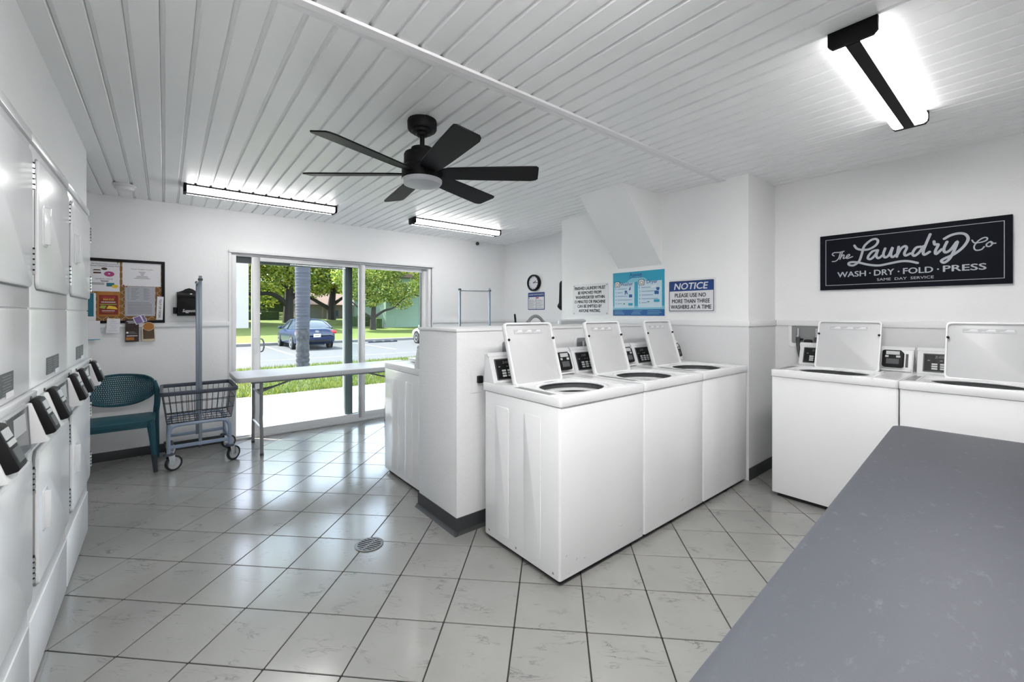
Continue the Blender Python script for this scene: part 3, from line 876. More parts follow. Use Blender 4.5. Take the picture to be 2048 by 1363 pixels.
# ------------------------------------------------------------------ laundry carts
M['cart'] = mat('cart_blue_grey', (0.27, 0.34, 0.46), 0.38, noise=0.05, nscale=15)
M['cart_pole'] = mat('cart_pole_grey', (0.24, 0.28, 0.33), 0.35, metal=0.4)
M['bumper'] = mat('cart_rim_vinyl', (0.050, 0.058, 0.085), 0.5)
M['wire'] = mat('cart_wire_navy', (0.012, 0.016, 0.026), 0.4)
M['wheel'] = mat('caster_grey', (0.48, 0.49, 0.50), 0.4)
M['tyre'] = mat('caster_tyre', (0.02, 0.02, 0.021), 0.6)
M['sticker'] = mat('yellow_sticker', (0.62, 0.66, 0.10), 0.5)
def make_cart():
    c = thing('laundry_cart', 'wire laundry cart', 'laundry cart')
    # local x = long side, posts stand at the middle of the front (-y) and rear (+y) sides
    RX, RY, BX, BY, ZT, ZB = 0.275, 0.285, 0.228, 0.220, 0.672, 0.402
    rim = rrect(-RX, RX, -RY, RY, 0.035)
    obj('basket_rim', G().frame(rim, rrect(-RX+0.024, RX-0.024, -RY+0.024, RY-0.024, 0.02), 'z', ZT-0.034, ZT), M['bumper'], c, bevel=0.006)
    def lp(a, b, t):
        return a + (b-a)*t
    hs = [0.0, 0.36, 0.72]
    def side(pa, pb, qa, qb, n):
        # rim from pa to pb, floor from qa to qb
        g = G()
        for k in range(n+1):
            t = k/n
            a = Vector(qa).lerp(Vector(qb), t); b = Vector(pa).lerp(Vector(pb), t)
            g.tube([a, b], 0.0024, 5)
        for t in hs:
            g.tube([Vector(qa).lerp(Vector(pa), t), Vector(qb).lerp(Vector(pb), t)], 0.003, 5)
        return g
    T = ZT-0.02
    co = [(-RX+.015, -RY+.015, T), (RX-.015, -RY+.015, T), (RX-.015, RY-.015, T), (-RX+.015, RY-.015, T)]
    cb = [(-BX, -BY, ZB), (BX, -BY, ZB), (BX, BY, ZB), (-BX, BY, ZB)]
    for i, nn in ((0, 12), (1, 9), (2, 12), (3, 9)):
        j = (i+1) % 4
        obj('wire_side', side(co[i], co[j], cb[i], cb[j], nn), M['wire'], c, smooth=60, kind='stuff')
    g = G()
    for k in range(15):
        x = -BX + 2*BX*k/14
        g.tube([(x, -BY, ZB), (x, BY, ZB)], 0.0024, 5)
    for k in range(5):
        y = -BY + 2*BY*k/4
        g.tube([(-BX, y, ZB-0.004), (BX, y, ZB-0.004)], 0.003, 5)
    obj('wire_floor', g, M['wire'], c, smooth=60, kind='stuff')
    LX, LY = 0.215, 0.225
    for s_ in (-1, 1):
        y = s_*LY
        pts = smooth_path([(-LX, y, 0.150), (-LX, y, 0.30), (-LX+0.012, y, 0.352), (-LX+0.055, y, 0.380), (0, y, 0.384), (LX-0.055, y, 0.380), (LX-0.012, y, 0.352), (LX, y, 0.30), (LX, y, 0.150)], 5)
        obj('leg_frame', G().tube(pts, 0.0145, 10), M['cart'], c)
        obj('side_bar', G().box(-LX, LX, y-0.008, y+0.008, 0.188, 0.216), M['cart'], c, bevel=0.002)
        post = obj('post', G().box(-0.012, 0.012, y-s_*0.002-0.009, y-s_*0.002+0.009, 0.182, 1.655 if s_ < 0 else 1.635), M['cart_pole'], c, bevel=0.003)
        obj('post_cap', G().box(-0.017, 0.017, y-0.013, y+0.013, 1.612, 1.632), M['darkgrey'], c, bevel=0.003)
    obj('hanging_bar', G().tube([(0, -LY, 1.615), (0, LY, 1.612)], 0.0105, 10), M['galv'], c)
    for s_ in (-1, 1):
        obj('end_bar', G().box(s_*LX-0.008, s_*LX+0.008, -LY, LY, 0.188, 0.216), M['cart'], c, bevel=0.002)
        obj('brace', G().tube([(s_*LX, LY-0.01, 0.30), (s_*LX, LY-0.15, 0.21)], 0.009, 8), M['cart'], c)
    obj('sticker', G().box(-LX-0.0155, -LX-0.0145, -LY-0.008, -LY+0.006, 0.20, 0.30), M['sticker'], c)
    tire = G()
    for (sx, sy, ang) in ((-1, -1, 28), (1, -1, 38), (-1, 1, 60), (1, 1, 20)):
        A = Matrix.Translation((sx*LX, sy*LY, 0)) @ Matrix.Rotation(R(ang), 4, 'Z')
        cs = obj('caster', G().lathe([(0.030, 0.152), (0.034, 0.146), (0.034, 0.136), (0.02, 0.132)], 16).xf(A), M['bumper'], c)
        f = G()
        for s2 in (-1, 1):
            f.prism([(-0.008, 0.134), (-0.004, 0.06), (0.034, 0.052), (0.046, 0.06), (0.036, 0.134)], 'y', s2*0.019-0.0015, s2*0.019+0.0015)
        f.box(-0.012, 0.036, -0.02, 0.02, 0.130, 0.134)
        obj('fork', f.xf(A), M['chrome'], cs)
        c0 = (0.038, 0, 0.063)
        obj('tyre', G().frame([(c0[0]+x, c0[2]+z) for x, z in circ(0, 0, 0.063, n=28)], [(c0[0]+x, c0[2]+z) for x, z in circ(0, 0, 0.050, n=28)], 'y', -0.013, 0.013).xf(A), M['tyre'], cs, bevel=0.003)
        obj('wheel', G().lathe([(0.050, -0.009), (0.047, -0.012), (0.044, -0.008), (0.016, -0.008), (0.014, -0.017), (0.004, -0.018), (0.004, 0.018), (0.014, 0.017), (0.016, 0.008), (0.044, 0.008), (0.047, 0.012), (0.050, 0.009)], 28, c0, 'y').xf(A), M['wheel'], cs)
    return c
cart = make_cart()
cart.location = (0.240, 4.815, 0)
cart['label'] = 'blue framed wire laundry cart with navy basket beside the teal chair'
cart['group'] = 'wire laundry carts'
cart2 = copy_tree(cart)
cart2.location = (3.01, 4.43, 0)
cart2.rotation_euler = (0, 0, R(90))
cart2['label'] = 'laundry cart behind the partition, only its hanging bar showing above the cap'

# ------------------------------------------------------------------ tables
M['table_white'] = mat('white_table_plastic', (0.52, 0.52, 0.53), 0.42, bump=0.1, bscale=300)
M['table_leg'] = mat('grey_steel_leg', (0.22, 0.225, 0.235), 0.45)
def grey_top_material():
    m = mat('grey_table_top', (0.064, 0.069, 0.083), 0.50, bump=0.10, bscale=240)
    nt = m.node_tree
    b = nt.nodes['Principled BSDF']
    tc = nt.nodes['Texture Coordinate']
    n1 = nt.nodes.new('ShaderNodeTexNoise'); n1.inputs['Scale'].default_value = 16; n1.inputs['Detail'].default_value = 9; n1.inputs['Roughness'].default_value = 0.7
    mp = nt.nodes.new('ShaderNodeMapping'); mp.inputs['Scale'].default_value = (1, 2.2, 1); mp.inputs['Rotation'].default_value = (0, 0, R(35))
    nt.links.new(tc.outputs['Object'], mp.inputs[0]); nt.links.new(mp.outputs[0], n1.inputs['Vector'])
    r1 = nt.nodes.new('ShaderNodeValToRGB')
    r1.color_ramp.elements[0].position = 0.58; r1.color_ramp.elements[0].color = (0.064, 0.069, 0.083, 1)
    r1.color_ramp.elements[1].position = 1.0; r1.color_ramp.elements[1].color = (0.20, 0.21, 0.235, 1)
    nt.links.new(n1.outputs['Fac'], r1.inputs[0]); nt.links.new(r1.outputs[0], b.inputs['Base Color'])
    return m
M['table_grey'] = grey_top_material()
def table(name, label, loc, rz, L, W, mt, ml, th=0.045, rad=0.05):
    t = thing(name, label, 'table', loc, rz)
    obj('table_top', G().prism(rrect(0, L, 0, W, rad, 6), 'z', 0.74-th, 0.74), mt, t, bevel=0.006)
    obj('side_rail', G().box(0.12, L-0.12, 0.05, 0.07, 0.74-th-0.02, 0.74-th+0.002), ml, t)
    obj('side_rail', G().box(0.12, L-0.12, W-0.07, W-0.05, 0.74-th-0.02, 0.74-th+0.002), ml, t)
    for xe, dr_ in ((0.205, 1), (L-0.205, -1)):
        for yy in (0.075, W-0.075):
            pts = smooth_path([(xe, yy, 0.74-th), (xe, yy, 0.42), (xe, yy + (0.012 if yy < W/2 else -0.012), 0.33), (xe, yy - (0.02 if yy < W/2 else -0.02), 0.20), (xe, yy - (0.028 if yy < W/2 else -0.028), 0.0)], 5)
            lg = obj('leg', G().tube(pts, 0.0145, 10), ml, t)
            obj('foot', G().tube([(xe, yy - (0.028 if yy < W/2 else -0.028), 0.022), (xe, yy - (0.028 if yy < W/2 else -0.028), 0.0)], 0.0165, 10), M['darkgrey'], lg)
        obj('cross_bar', G().tube([(xe, 0.07, 0.245), (xe, W-0.07, 0.245)], 0.009, 8), M['galv'], t)
        obj('upper_cross_bar', G().tube([(xe, 0.075, 0.56), (xe, W-0.075, 0.56)], 0.009, 8), ml, t)
        obj('brace', G().tube([(xe+dr_*0.004, W/2, 0.56), (xe+dr_*0.16, W/2, 0.60), (xe+dr_*0.46, W/2, 0.74-th)], 0.0095, 8), ml, t)
        obj('brace_fork', G().tube([(xe, W/2-0.10, 0.56), (xe+dr_*0.17, W/2, 0.603)], 0.007, 6).tube([(xe, W/2+0.10, 0.56), (xe+dr_*0.17, W/2, 0.603)], 0.007, 6), ml, t)
    return t
table('folding_table', 'long white plastic folding table standing by the sliding door', (0.500, 4.53, 0), 0, 1.83, 0.61, M['table_white'], M['table_leg'])
table('folding_table', 'scratched grey folding table in the right foreground', (0.588, -0.400, 0), 3.1, 2.44, 0.745, M['table_grey'], M['table_leg'], th=0.042, rad=0.055)

# ------------------------------------------------------------------ signs on the walls
M['sign_black'] = mat('chalk_black', (0.008, 0.009, 0.014), 0.7, spec=0.12)
M['sign_edge'] = mat('sign_edge', (0.008, 0.008, 0.012), 0.5)
M['sign_letter'] = mat('sign_silver', (0.40, 0.42, 0.46), 0.6)
M['notice_blue'] = mat('notice_blue', (0.010, 0.050, 0.22), 0.35)
M['sign_white'] = mat('sign_enamel_white', (0.74, 0.745, 0.78), 0.3)
M['poster_cyan'] = mat('poster_cyan', (0.015, 0.34, 0.52), 0.4, noise=0.06, nscale=5)
M['poster_light'] = mat('poster_light_blue', (0.20, 0.52, 0.66), 0.4)
M['poster_blue'] = mat('poster_blue', (0.008, 0.10, 0.33), 0.4)
M['poster_panel'] = mat('poster_panel', (0.56, 0.70, 0.80), 0.4)
M['red'] = mat('print_red', (0.62, 0.04, 0.08), 0.5)
M['green'] = mat('print_green', (0.05, 0.25, 0.09), 0.5)

def ribbon(g, pts, hw, y):
    P = smooth_path([(a, 0, b) for a, b in pts], 7)
    n = len(P)
    vs = []
    for i in range(n):
        t = (P[min(i+1, n-1)] - P[max(i-1, 0)]).normalized()
        nv = Vector((-t.z, 0, t.x))*hw
        yy = y - 0.0010*i/n
        vs += [(P[i].x+nv.x, yy, P[i].z+nv.z), (P[i].x-nv.x, yy, P[i].z-nv.z)]
    g.add(vs, [(2*i, 2*i+1, 2*i+3, 2*i+2) for i in range(n-1)])
    for p, yy in ((P[0], y + 0.0002), (P[-1], y - 0.0012)):
        c = circ(p.x, p.z, hw, n=12)
        g.add([(a, yy, b) for a, b in c], [tuple(range(12))])
STROKES = [
 ('L', 0.0078, [[(0.222,0.335),(0.236,0.311),(0.263,0.298),(0.307,0.296),(0.347,0.319),(0.362,0.348),(0.351,0.368),(0.325,0.365),(0.298,0.343),(0.279,0.316),(0.266,0.261),(0.25,0.211),(0.219,0.184),(0.191,0.188),(0.187,0.203),(0.209,0.209),(0.25,0.201),(0.307,0.18),(0.368,0.169),(0.427,0.178),(0.49,0.188),(0.534,0.184),(0.578,0.168)]]),
 ('a', 0.0078, [[(0.359,0.284),(0.331,0.278),(0.309,0.25),(0.304,0.227),(0.322,0.222),(0.347,0.249),(0.362,0.284),(0.353,0.244),(0.365,0.223),(0.391,0.244)]]),
 ('u', 0.0078, [[(0.403,0.291),(0.393,0.251),(0.402,0.225),(0.424,0.24),(0.445,0.294),(0.435,0.247),(0.444,0.223),(0.47,0.243)]]),
 ('n', 0.0078, [[(0.478,0.294),(0.468,0.223)],[(0.47,0.235),(0.49,0.279),(0.512,0.295),(0.521,0.28),(0.509,0.246),(0.515,0.227),(0.541,0.239)]]),
 ('d', 0.0078, [[(0.594,0.281),(0.57,0.276),(0.552,0.241),(0.561,0.22),(0.586,0.241),(0.609,0.283)],[(0.642,0.361),(0.621,0.296),(0.607,0.246),(0.613,0.222),(0.639,0.239)]]),
 ('r', 0.0078, [[(0.661,0.309),(0.665,0.287),(0.682,0.284),(0.668,0.243),(0.672,0.221),(0.699,0.25)]]),
 ('y', 0.0078, [[(0.724,0.298),(0.709,0.252),(0.716,0.227),(0.741,0.242),(0.773,0.294),(0.758,0.236),(0.736,0.182),(0.711,0.158),(0.697,0.17),(0.711,0.185),(0.758,0.211),(0.799,0.252),(0.822,0.301),(0.811,0.335),(0.782,0.347),(0.743,0.34),(0.711,0.32)]]),
 ('The', 0.0038, [[(0.094,0.268),(0.082,0.281),(0.094,0.294),(0.126,0.293),(0.158,0.298)],[(0.135,0.292),(0.123,0.248),(0.105,0.227),(0.082,0.225)],[(0.148,0.293),(0.132,0.238)],[(0.133,0.247),(0.151,0.27),(0.158,0.263),(0.152,0.243),(0.17,0.247),(0.191,0.26),(0.189,0.271),(0.174,0.259),(0.177,0.24),(0.211,0.251)]]),
 ('Co', 0.0038, [[(0.84,0.293),(0.851,0.275),(0.881,0.275),(0.904,0.285),(0.906,0.3),(0.89,0.302),(0.865,0.282),(0.849,0.25),(0.857,0.226),(0.881,0.227),(0.894,0.244)],[(0.919,0.273),(0.905,0.261),(0.905,0.246),(0.919,0.244),(0.93,0.262),(0.922,0.274),(0.927,0.262),(0.943,0.26)]]),
]
def wall_thing(name, label, cat, x, yy, z, rz, group=None):
    return thing(name, label, cat, (x, yy, z), rz, group)
sg = wall_thing('wall_sign', 'long black hanging sign with silver script lettering about washing and pressing', 'sign', XR-0.025, 1.107, 1.514, -90)
obj('sign_board', G().box(0, 1.014, 0.0, 0.0248, 0, 0.434), M['sign_black'], sg, bevel=0.002)
obj('border_line', G().frame(rrect(0.037, 0.981, 0.034, 0.400, 0.001, 1), rrect(0.0405, 0.9775, 0.0375, 0.3965, 0.001, 1), 'y', -0.0012, 0.001), M['sign_letter'], sg)
for k, (nm, hw, ss) in enumerate(STROKES):
    g = G()
    for q, s_ in enumerate(ss):
        ribbon(g, s_, hw, -0.0014 - 0.0015*((k + q) % 2))
    obj('script_lettering', g, M['sign_letter'], sg, normals=False, smooth=0)
for tx, a, b in (('WASH', 0.114, 0.292), ('DRY', 0.339, 0.453), ('FOLD', 0.501, 0.657), ('PRESS', 0.704, 0.904)):
    text('lettering', tx, a, b, 0.095, 0.138, M['sign_letter'], sg, bold=0.022)
for a in (0.3155, 0.477, 0.6805):
    obj('lettering_dot', G().prism(circ(a, 0.116, 0.005, n=10), 'y', -0.0012, 0.001), M['sign_letter'], sg)
text('lettering', 'SAME  DAY  SERVICE', 0.356, 0.660, 0.055, 0.074, M['sign_letter'], sg, bold=0.008)

def plate(name, label, yl, z0, w, h, m, r=0.008, holes=True):
    t = wall_thing(name, label, 'sign', XC-0.003, yl, z0, -90)
    obj('plate', G().prism(rrect(0, w, 0, h, r), 'y', 0, 0.003), m, t)
    if holes:
        for hx, hz in ((0.018, 0.018), (w-0.018, 0.018), (0.018, h-0.018), (w-0.018, h-0.018)):
            obj('screw', G().lathe([(0.0045, 0.0), (0.0045, -0.003)], 8, (hx, 0, hz), 'y'), M['print'], t)
    return t
t = plate('laundry_rule_sign', 'white metal sign saying finished laundry must be removed', 3.322, 1.311, 0.497, 0.340, M['sign_white'])
for k, (tx, a, b) in enumerate((('FINISHED LAUNDRY MUST', 0.026, 0.462), ('BE REMOVED FROM', 0.077, 0.405), ('WASHER/DRYER WITHIN', 0.040, 0.450), ('15 MINUTES OR MACHINE', 0.028, 0.460), ('CAN BE EMPTIED BY', 0.070, 0.412), ('ANYONE WAITING.', 0.088, 0.395))):
    zz = 0.278 - k*0.0495
    text('lettering', tx, a, b, zz, zz+0.035, M['print'], t, bold=0.030)

t = plate('notice_sign', 'white notice sign with a blue band about using no more than three washers', 2.134, 1.343, 0.420, 0.278, M['sign_white'], holes=False)
obj('border', G().frame(rrect(0.004, 0.416, 0.004, 0.274, 0.008), rrect(0.009, 0.411, 0.009, 0.269, 0.006), 'y', -0.0008, 0.001), M['print'], t)
obj('blue_band', G().box(0.009, 0.411, -0.0008, 0.001, 0.184, 0.269), M['notice_blue'], t)
text('lettering', 'NOTICE', 0.052, 0.368, 0.197, 0.256, M['sign_white'], t, bold=0.022, shear=0.18)
for tx, a, b, zz in (('PLEASE USE NO', 0.060, 0.348, 0.128), ('MORE THAN THREE', 0.032, 0.382, 0.076), ('WASHERS AT A TIME', 0.020, 0.394, 0.024)):
    text('lettering', tx, a, b, zz, zz+0.036, M['print'], t, bold=0.028)
obj('backing', G().prism(rrect(0.004, 0.432, -0.013, 0.289, 0.01), 'y', 0.0012, 0.003), M['sign_white'], t)

# blue washer and dryer instructions
t = wall_thing('instruction_poster', 'cyan and blue washer and dryer instruction poster', 'poster', XC-0.003, 2.764, 1.305, -90)
PW, PH = 0.586, 0.436
obj('sheet', G().box(0, PW, 0, 0.003, 0, PH), M['poster_cyan'], t)
obj('footer_band', G().box(0, PW, -0.0008, 0.001, 0, 0.062), M['poster_blue'], t)
obj('arc', G().frame([(0.295+a, 0.20+b) for a, b in circ(0, 0, 0.185, n=40)], [(0.295+a, 0.20+b) for a, b in circ(0, 0, 0.135, n=40)], 'y', -0.0004, 0.001), M['poster_light'], t)
obj('lower_wash', G().box(0.0, PW, -0.0005, 0.001, 0.062, 0.095), M['poster_light'], t)
for (a, b, z1) in ((0.018, 0.258, 0.330), (0.300, 0.560, 0.335)):
    obj('text_panel', G().box(a, b, -0.0008, 0.001, 0.080, z1), M['poster_panel'], t)
text('lettering', 'Aaxon', 0.200, 0.346, 0.388, 0.426, M['poster_blue'], t, bold=0.02)
bars('tagline', [(0.20, 0.346, 0.374, 0.380)], M['poster_blue'], t)
text('lettering', 'Washer', 0.092, 0.243, 0.300, 0.336, M['poster_blue'], t, bold=0.015)
text('lettering', 'Dryer', 0.398, 0.515, 0.300, 0.345, M['poster_blue'], t, bold=0.015)
for cx_, cz_ in ((0.055, 0.318), (0.340, 0.326)):
    ic = obj('machine_icon', G().prism(rrect(cx_-0.030, cx_+0.030, cz_-0.028, cz_+0.026, 0.012), 'y', -0.0014, 0), M['white'], t)
    obj('icon_outline', G().frame(rrect(cx_-0.032, cx_+0.032, cz_-0.030, cz_+0.028, 0.012), rrect(cx_-0.026, cx_+0.026, cz_-0.026, cz_+0.024, 0.010), 'y', -0.0016, 0), M['print'], t)
    obj('icon_door', G().frame([(cx_+a, cz_-0.004+b) for a, b in circ(0, 0, 0.017, n=18)], [(cx_+a, cz_-0.004+b) for a, b in circ(0, 0, 0.013, n=18)], 'y', -0.002, 0), M['print'], t)
for k in range(5):
    zz = 0.262 - k*0.037
    text('lettering', str(k+1), 0.032, 0.037 if k == 0 else 0.044, zz, zz+0.018, M['poster_blue'], t)
    text('lettering', str(k+1), 0.314, 0.319 if k == 0 else 0.326, zz+0.004, zz+0.024, M['poster_blue'], t)
    bars('text_line', [(0.056, (0.17, 0.12, 0.18, 0.23, 0.11)[k], zz+0.006, zz+0.010)], M['poster_blue'], t)
    bars('text_line', [(0.340, (0.44, 0.51, 0.47, 0.52, 0.40)[k], zz+0.010, zz+0.014)], M['poster_blue'], t)
obj('shirt_icon', G().prism([(0.496, 0.262), (0.505, 0.270), (0.530, 0.270), (0.540, 0.258), (0.532, 0.252), (0.529, 0.240), (0.506, 0.240), (0.505, 0.252)], 'y', -0.0014, 0), M['poster_blue'], t)
obj('trousers_icon', G().prism([(0.146, 0.252), (0.170, 0.252), (0.182, 0.215), (0.172, 0.214), (0.160, 0.238), (0.156, 0.212), (0.146, 0.212)], 'y', -0.0014, 0), M['poster_blue'], t)
obj('bottle_icon', G().prism([(0.195, 0.262), (0.208, 0.285), (0.216, 0.290), (0.214, 0.256), (0.204, 0.252)], 'y', -0.0014, 0), M['poster_blue'], t)
for a, b, zz in ((0.196, 0.234, 0.182), (0.482, 0.528, 0.205)):
    obj('machine_badge', G().prism(rrect(a, b, zz, zz+0.030, 0.004), 'y', -0.0014, 0), M['poster_blue'], t)
for a, b, zz in ((0.188, 0.240, 0.102), (0.476, 0.535, 0.132)):
    obj('card_icon', G().prism(rrect(a, b, zz, zz+0.024, 0.004), 'y', -0.0014, 0), M['poster_cyan'], t)
for a, zz in ((0.128, 0.115), (0.405, 0.130)):
    obj('note_icon', G().box(a, a+0.022, -0.0014, 0, zz, zz+0.010), M['green'], t)
obj('tray_icon', G().prism([(0.448, 0.268), (0.450, 0.282), (0.498, 0.292), (0.506, 0.280)], 'y', -0.0014, 0), M['white'], t)
for k, (a, b) in enumerate(((0.02, 0.14), (0.225, 0.345), (0.405, 0.555))):
    for j in range(3):
        bars('footer_line', [(a + 0.01*j*(k == 1), b - 0.012*((j*7+k) % 3), 0.016+0.015*j, 0.020+0.015*j)], M['poster_light'], t)

# clock and etiquette sign on the far part of the right wall
ck = wall_thing('wall_clock', 'round black wall clock with a white face', 'clock', XR-0.045, 4.572, 1.772, -90)
obj('rim', G().frame(circ(0, 0, 0.128, 0.118, n=40), circ(0, 0, 0.103, 0.096, n=40), 'y', 0.0, 0.045), M['black'], ck, bevel=0.004)
obj('face', G().lathe([(0.105, 0.022), (0.105, 0.018)], 36, axis='y'), M['sign_white'], ck)
for k in range(12):
    a = R(30*k)
    obj('hour_mark', G().box(-0.0035, 0.0035, 0.0165, 0.0185, 0.078, 0.094).xf(Matrix.Rotation(-a, 4, 'Y')), M['print'], ck)
for L_, w_, a in ((0.055, 0.005, 62), (0.074, 0.0035, 88)):
    obj('clock_hand', G().box(-w_, w_, 0.0145, 0.0165, -0.012, L_).xf(Matrix.Rotation(R(a), 4, 'Y')), M['print'], ck)
t = wall_thing('etiquette_sign', 'small blue and white laundry room etiquette sign under the clock', 'sign', XR-0.003, 4.722, 1.384, -90)
obj('plate', G().prism(rrect(0, 0.352, 0, 0.250, 0.012), 'y', 0, 0.003), M['notice_blue'], t)
for a, b in ((0.012, 0.172), (0.180, 0.340)):
    obj('text_panel', G().box(a, b, -0.0008, 0.001, 0.012, 0.185), M['sign_white'], t)
text('lettering', 'LAUNDRY ROOM ETIQUETTE', 0.020, 0.334, 0.205, 0.228, M['sign_white'], t, bold=0.012)
obj('heading_tag', G().box(0.182, 0.232, -0.0016, 0.0, 0.162, 0.180), M['red'], t)
obj('heading_tag', G().box(0.016, 0.034, -0.0016, 0.0, 0.164, 0.178), M['green'], t)
for k in range(8):
    for a, b in ((0.024, 0.160), (0.192, 0.328)):
        bars('text_line', [(a, b - 0.02*((k*5) % 3), 0.026+0.016*k, 0.030+0.016*k)], M['printgrey'], t)
hd = wall_thing('wall_fixture', 'tall curved black fixture on the wall, half hidden by the boxed out wall edge', 'wall fixture', XR, 4.085, 1.372, -90)
obj('body', G().prism([(-0.030, 0.0), (-0.078, 0.030), (-0.095, 0.055), (-0.062, 0.105), (-0.052, 0.36), (-0.030, 0.395), (0.0, 0.395), (0.0, 0.0)], 'x', 0.05, 0.14), M['black'], hd, bevel=0.01)
obj('mounting_plate', G().box(0.02, 0.17, -0.006, 0.0, 0.02, 0.38), M['darkgrey'], hd)

# recessed washer supply boxes
def supply_box(loc, rz, label, w=0.225, h=0.152, hoses=True):
    t = thing('supply_box', label, 'supply box', loc, rz, 'recessed washer supply boxes')
    obj('face_frame', G().frame(rrect(-0.028, w+0.028, -0.032, h+0.012, 0.03), rrect(0, w, 0, h, 0.014), 'y', -0.006, 0.0), M['trim'], t, bevel=0.0015)
    g = G().frame(rrect(0, w, 0, h, 0.014), rrect(0.003, w-0.003, 0.003, h-0.003, 0.012), 'y', -0.005, 0.0005)
    obj('box_liner', g, M['lightgrey'], t)
    obj('recess', G().box(0.002, w-0.002, -0.0016, -0.0006, 0.002, h-0.002), M['midgrey'], t)
    for xx in (0.055, w-0.040):
        v = obj('valve', G().lathe([(0.011, 0.050), (0.014, 0.055), (0.014, 0.068), (0.010, 0.072), (0.010, 0.128)], 12, (xx, -0.020, 0)), M['chrome'], t)
        obj('valve_handle', G().box(xx+0.008, xx+0.036, -0.030, -0.014, 0.030, 0.044), M['black'], v, bevel=0.003)
        obj('hose_nut', G().lathe([(0.017, 0.022), (0.017, 0.052)], 12, (xx, -0.022, 0)), M['darkgrey'], v)
    obj('drain_plug', G().lathe([(0.030, 0.004), (0.030, 0.030), (0.02, 0.036)], 16, (w*0.56, -0.022, 0)), M['rubber'], t)
    return t
sbx = supply_box((XR-0.005, 1.316, 1.075), -90, 'white recessed wall box with valves and a hose above the corner washer')
obj('hose', G().tube(smooth_path([(0.055, -0.024, 0.030), (0.056, -0.030, -0.015), (0.072, -0.042, -0.095), (0.102, -0.046, -0.175), (0.118, -0.042, -0.275)]), 0.0125, 10), M['darkgrey'], sbx)
supply_box((1.695, PY0-0.001, 0.99), 0, 'white recessed supply box on the partition behind the first washer')
supply_box((2.405, PY0-0.001, 0.99), 0, 'white recessed supply box on the partition behind the middle washer')
hs = thing('drain_hose', 'grey drain hose arching just above the partition cap', 'hose', (2.39, 2.735, 0))
obj('hose', G().tube(smooth_path([(0, 0, 0.80), (0.0, 0, 1.20), (0.022, 0, 1.262), (0.06, 0, 1.293), (0.10, 0, 1.303), (0.14, 0, 1.293), (0.178, 0, 1.262), (0.2, 0, 1.20), (0.2, 0, 0.80)]), 0.0135, 10), M['midgrey'], hs)
mk = thing('marker_pen', 'black pen standing on the partition cap', 'pen', (2.025, 2.45, PZ+0.003))
obj('barrel', G().tube([(0.004, 0, 0.0), (0.0, 0, 0.055)], 0.008, 10), M['black'], mk)
obj('pen_cap', G().tube([(0.0, 0, 0.052), (-0.004, 0, 0.085), (-0.005, 0, 0.092)], [0.0085, 0.0075, 0.004], 10), M['black'], mk)
ou = thing('outlet_plate', 'white outlet plate on the partition end by the first washer', 'outlet', (1.452, PY0, 0.835))
obj('cover_plate', G().prism(rrect(0, 0.085, 0, 0.135, 0.006), 'y', -0.005, 0), M['trim'], ou, bevel=0.001)
obj('plug', G().box(0.045, 0.078, -0.030, -0.004, 0.060, 0.105), M['black'], ou, bevel=0.004)

# ------------------------------------------------------------------ bulletin board and papers
def cork_material():
    m = bpy.data.materials.new('patterned_cork')
    m.use_nodes = True
    nt = m.node_tree
    b = nt.nodes['Principled BSDF']
    tc = nt.nodes.new('ShaderNodeTexCoord')
    sp = nt.nodes.new('ShaderNodeSeparateXYZ')
    nt.links.new(tc.outputs['Object'], sp.inputs[0])
    def mth(op, u, w=None):
        n = nt.nodes.new('ShaderNodeMath'); n.operation = op
        for k, q in enumerate((u, w)):
            if q is None:
                continue
            if isinstance(q, (int, float)):
                n.inputs[k].default_value = q
            else:
                nt.links.new(q, n.inputs[k])
        return n.outputs[0]
    kx = mth('MULTIPLY', sp.outputs['X'], 2*math.pi/0.062)
    kz = mth('MULTIPLY', sp.outputs['Z'], 2*math.pi/0.062)
    f1 = mth('ADD', mth('COSINE', kx), mth('COSINE', kz))
    f2 = mth('MULTIPLY', mth('COSINE', mth('MULTIPLY', kx, 2)), mth('COSINE', mth('MULTIPLY', kz, 2)))
    f = mth('ABSOLUTE', mth('ADD', f1, mth('MULTIPLY', f2, 0.55)))
    rp = nt.nodes.new('ShaderNodeValToRGB'); rp.color_ramp.interpolation = 'CONSTANT'
    rp.color_ramp.elements[0].color = (0.70, 0.62, 0.50, 1); rp.color_ramp.elements[1].position = 0.16; rp.color_ramp.elements[1].color = (0.26, 0.125, 0.035, 1)
    nt.links.new(f, rp.inputs[0]); nt.links.new(rp.outputs[0], b.inputs['Base Color'])
    b.inputs['Roughness'].default_value = 0.85
    return m
M['cork'] = cork_material()
YP = YB - 0.016
bb = thing('bulletin_board', 'black framed bulletin board covered in flyers', 'bulletin board', (0, YB, 0))
BX0, BX1, BZ0, BZ1 = -0.625, 0.001, 1.238, 1.820
obj('frame', G().frame(rrect(BX0, BX1, BZ0, BZ1, 0.001, 1), rrect(BX0+0.024, BX1-0.024, BZ0+0.024, BZ1-0.024, 0.001, 1), 'y', -0.022, 0.0), M['black'], bb, bevel=0.002)
obj('cork_panel', G().box(BX0+0.02, BX1-0.02, -0.010, -0.002, BZ0+0.02, BZ1-0.02), M['cork'], bb)
M['teal_print'] = mat('teal_print', (0.01, 0.16, 0.22), 0.6)
M['mayo_red'] = mat('flyer_red', (0.20, 0.020, 0.012), 0.5, noise=0.25, nscale=14)
M['orange'] = mat('flyer_orange', (0.42, 0.16, 0.02), 0.5, noise=0.25, nscale=30)
M['yellow'] = mat('print_yellow', (0.80, 0.55, 0.04), 0.5)
M['lime'] = mat('print_lime', (0.28, 0.40, 0.05), 0.5)
M['pink'] = mat('print_pink', (0.42, 0.06, 0.20), 0.5)
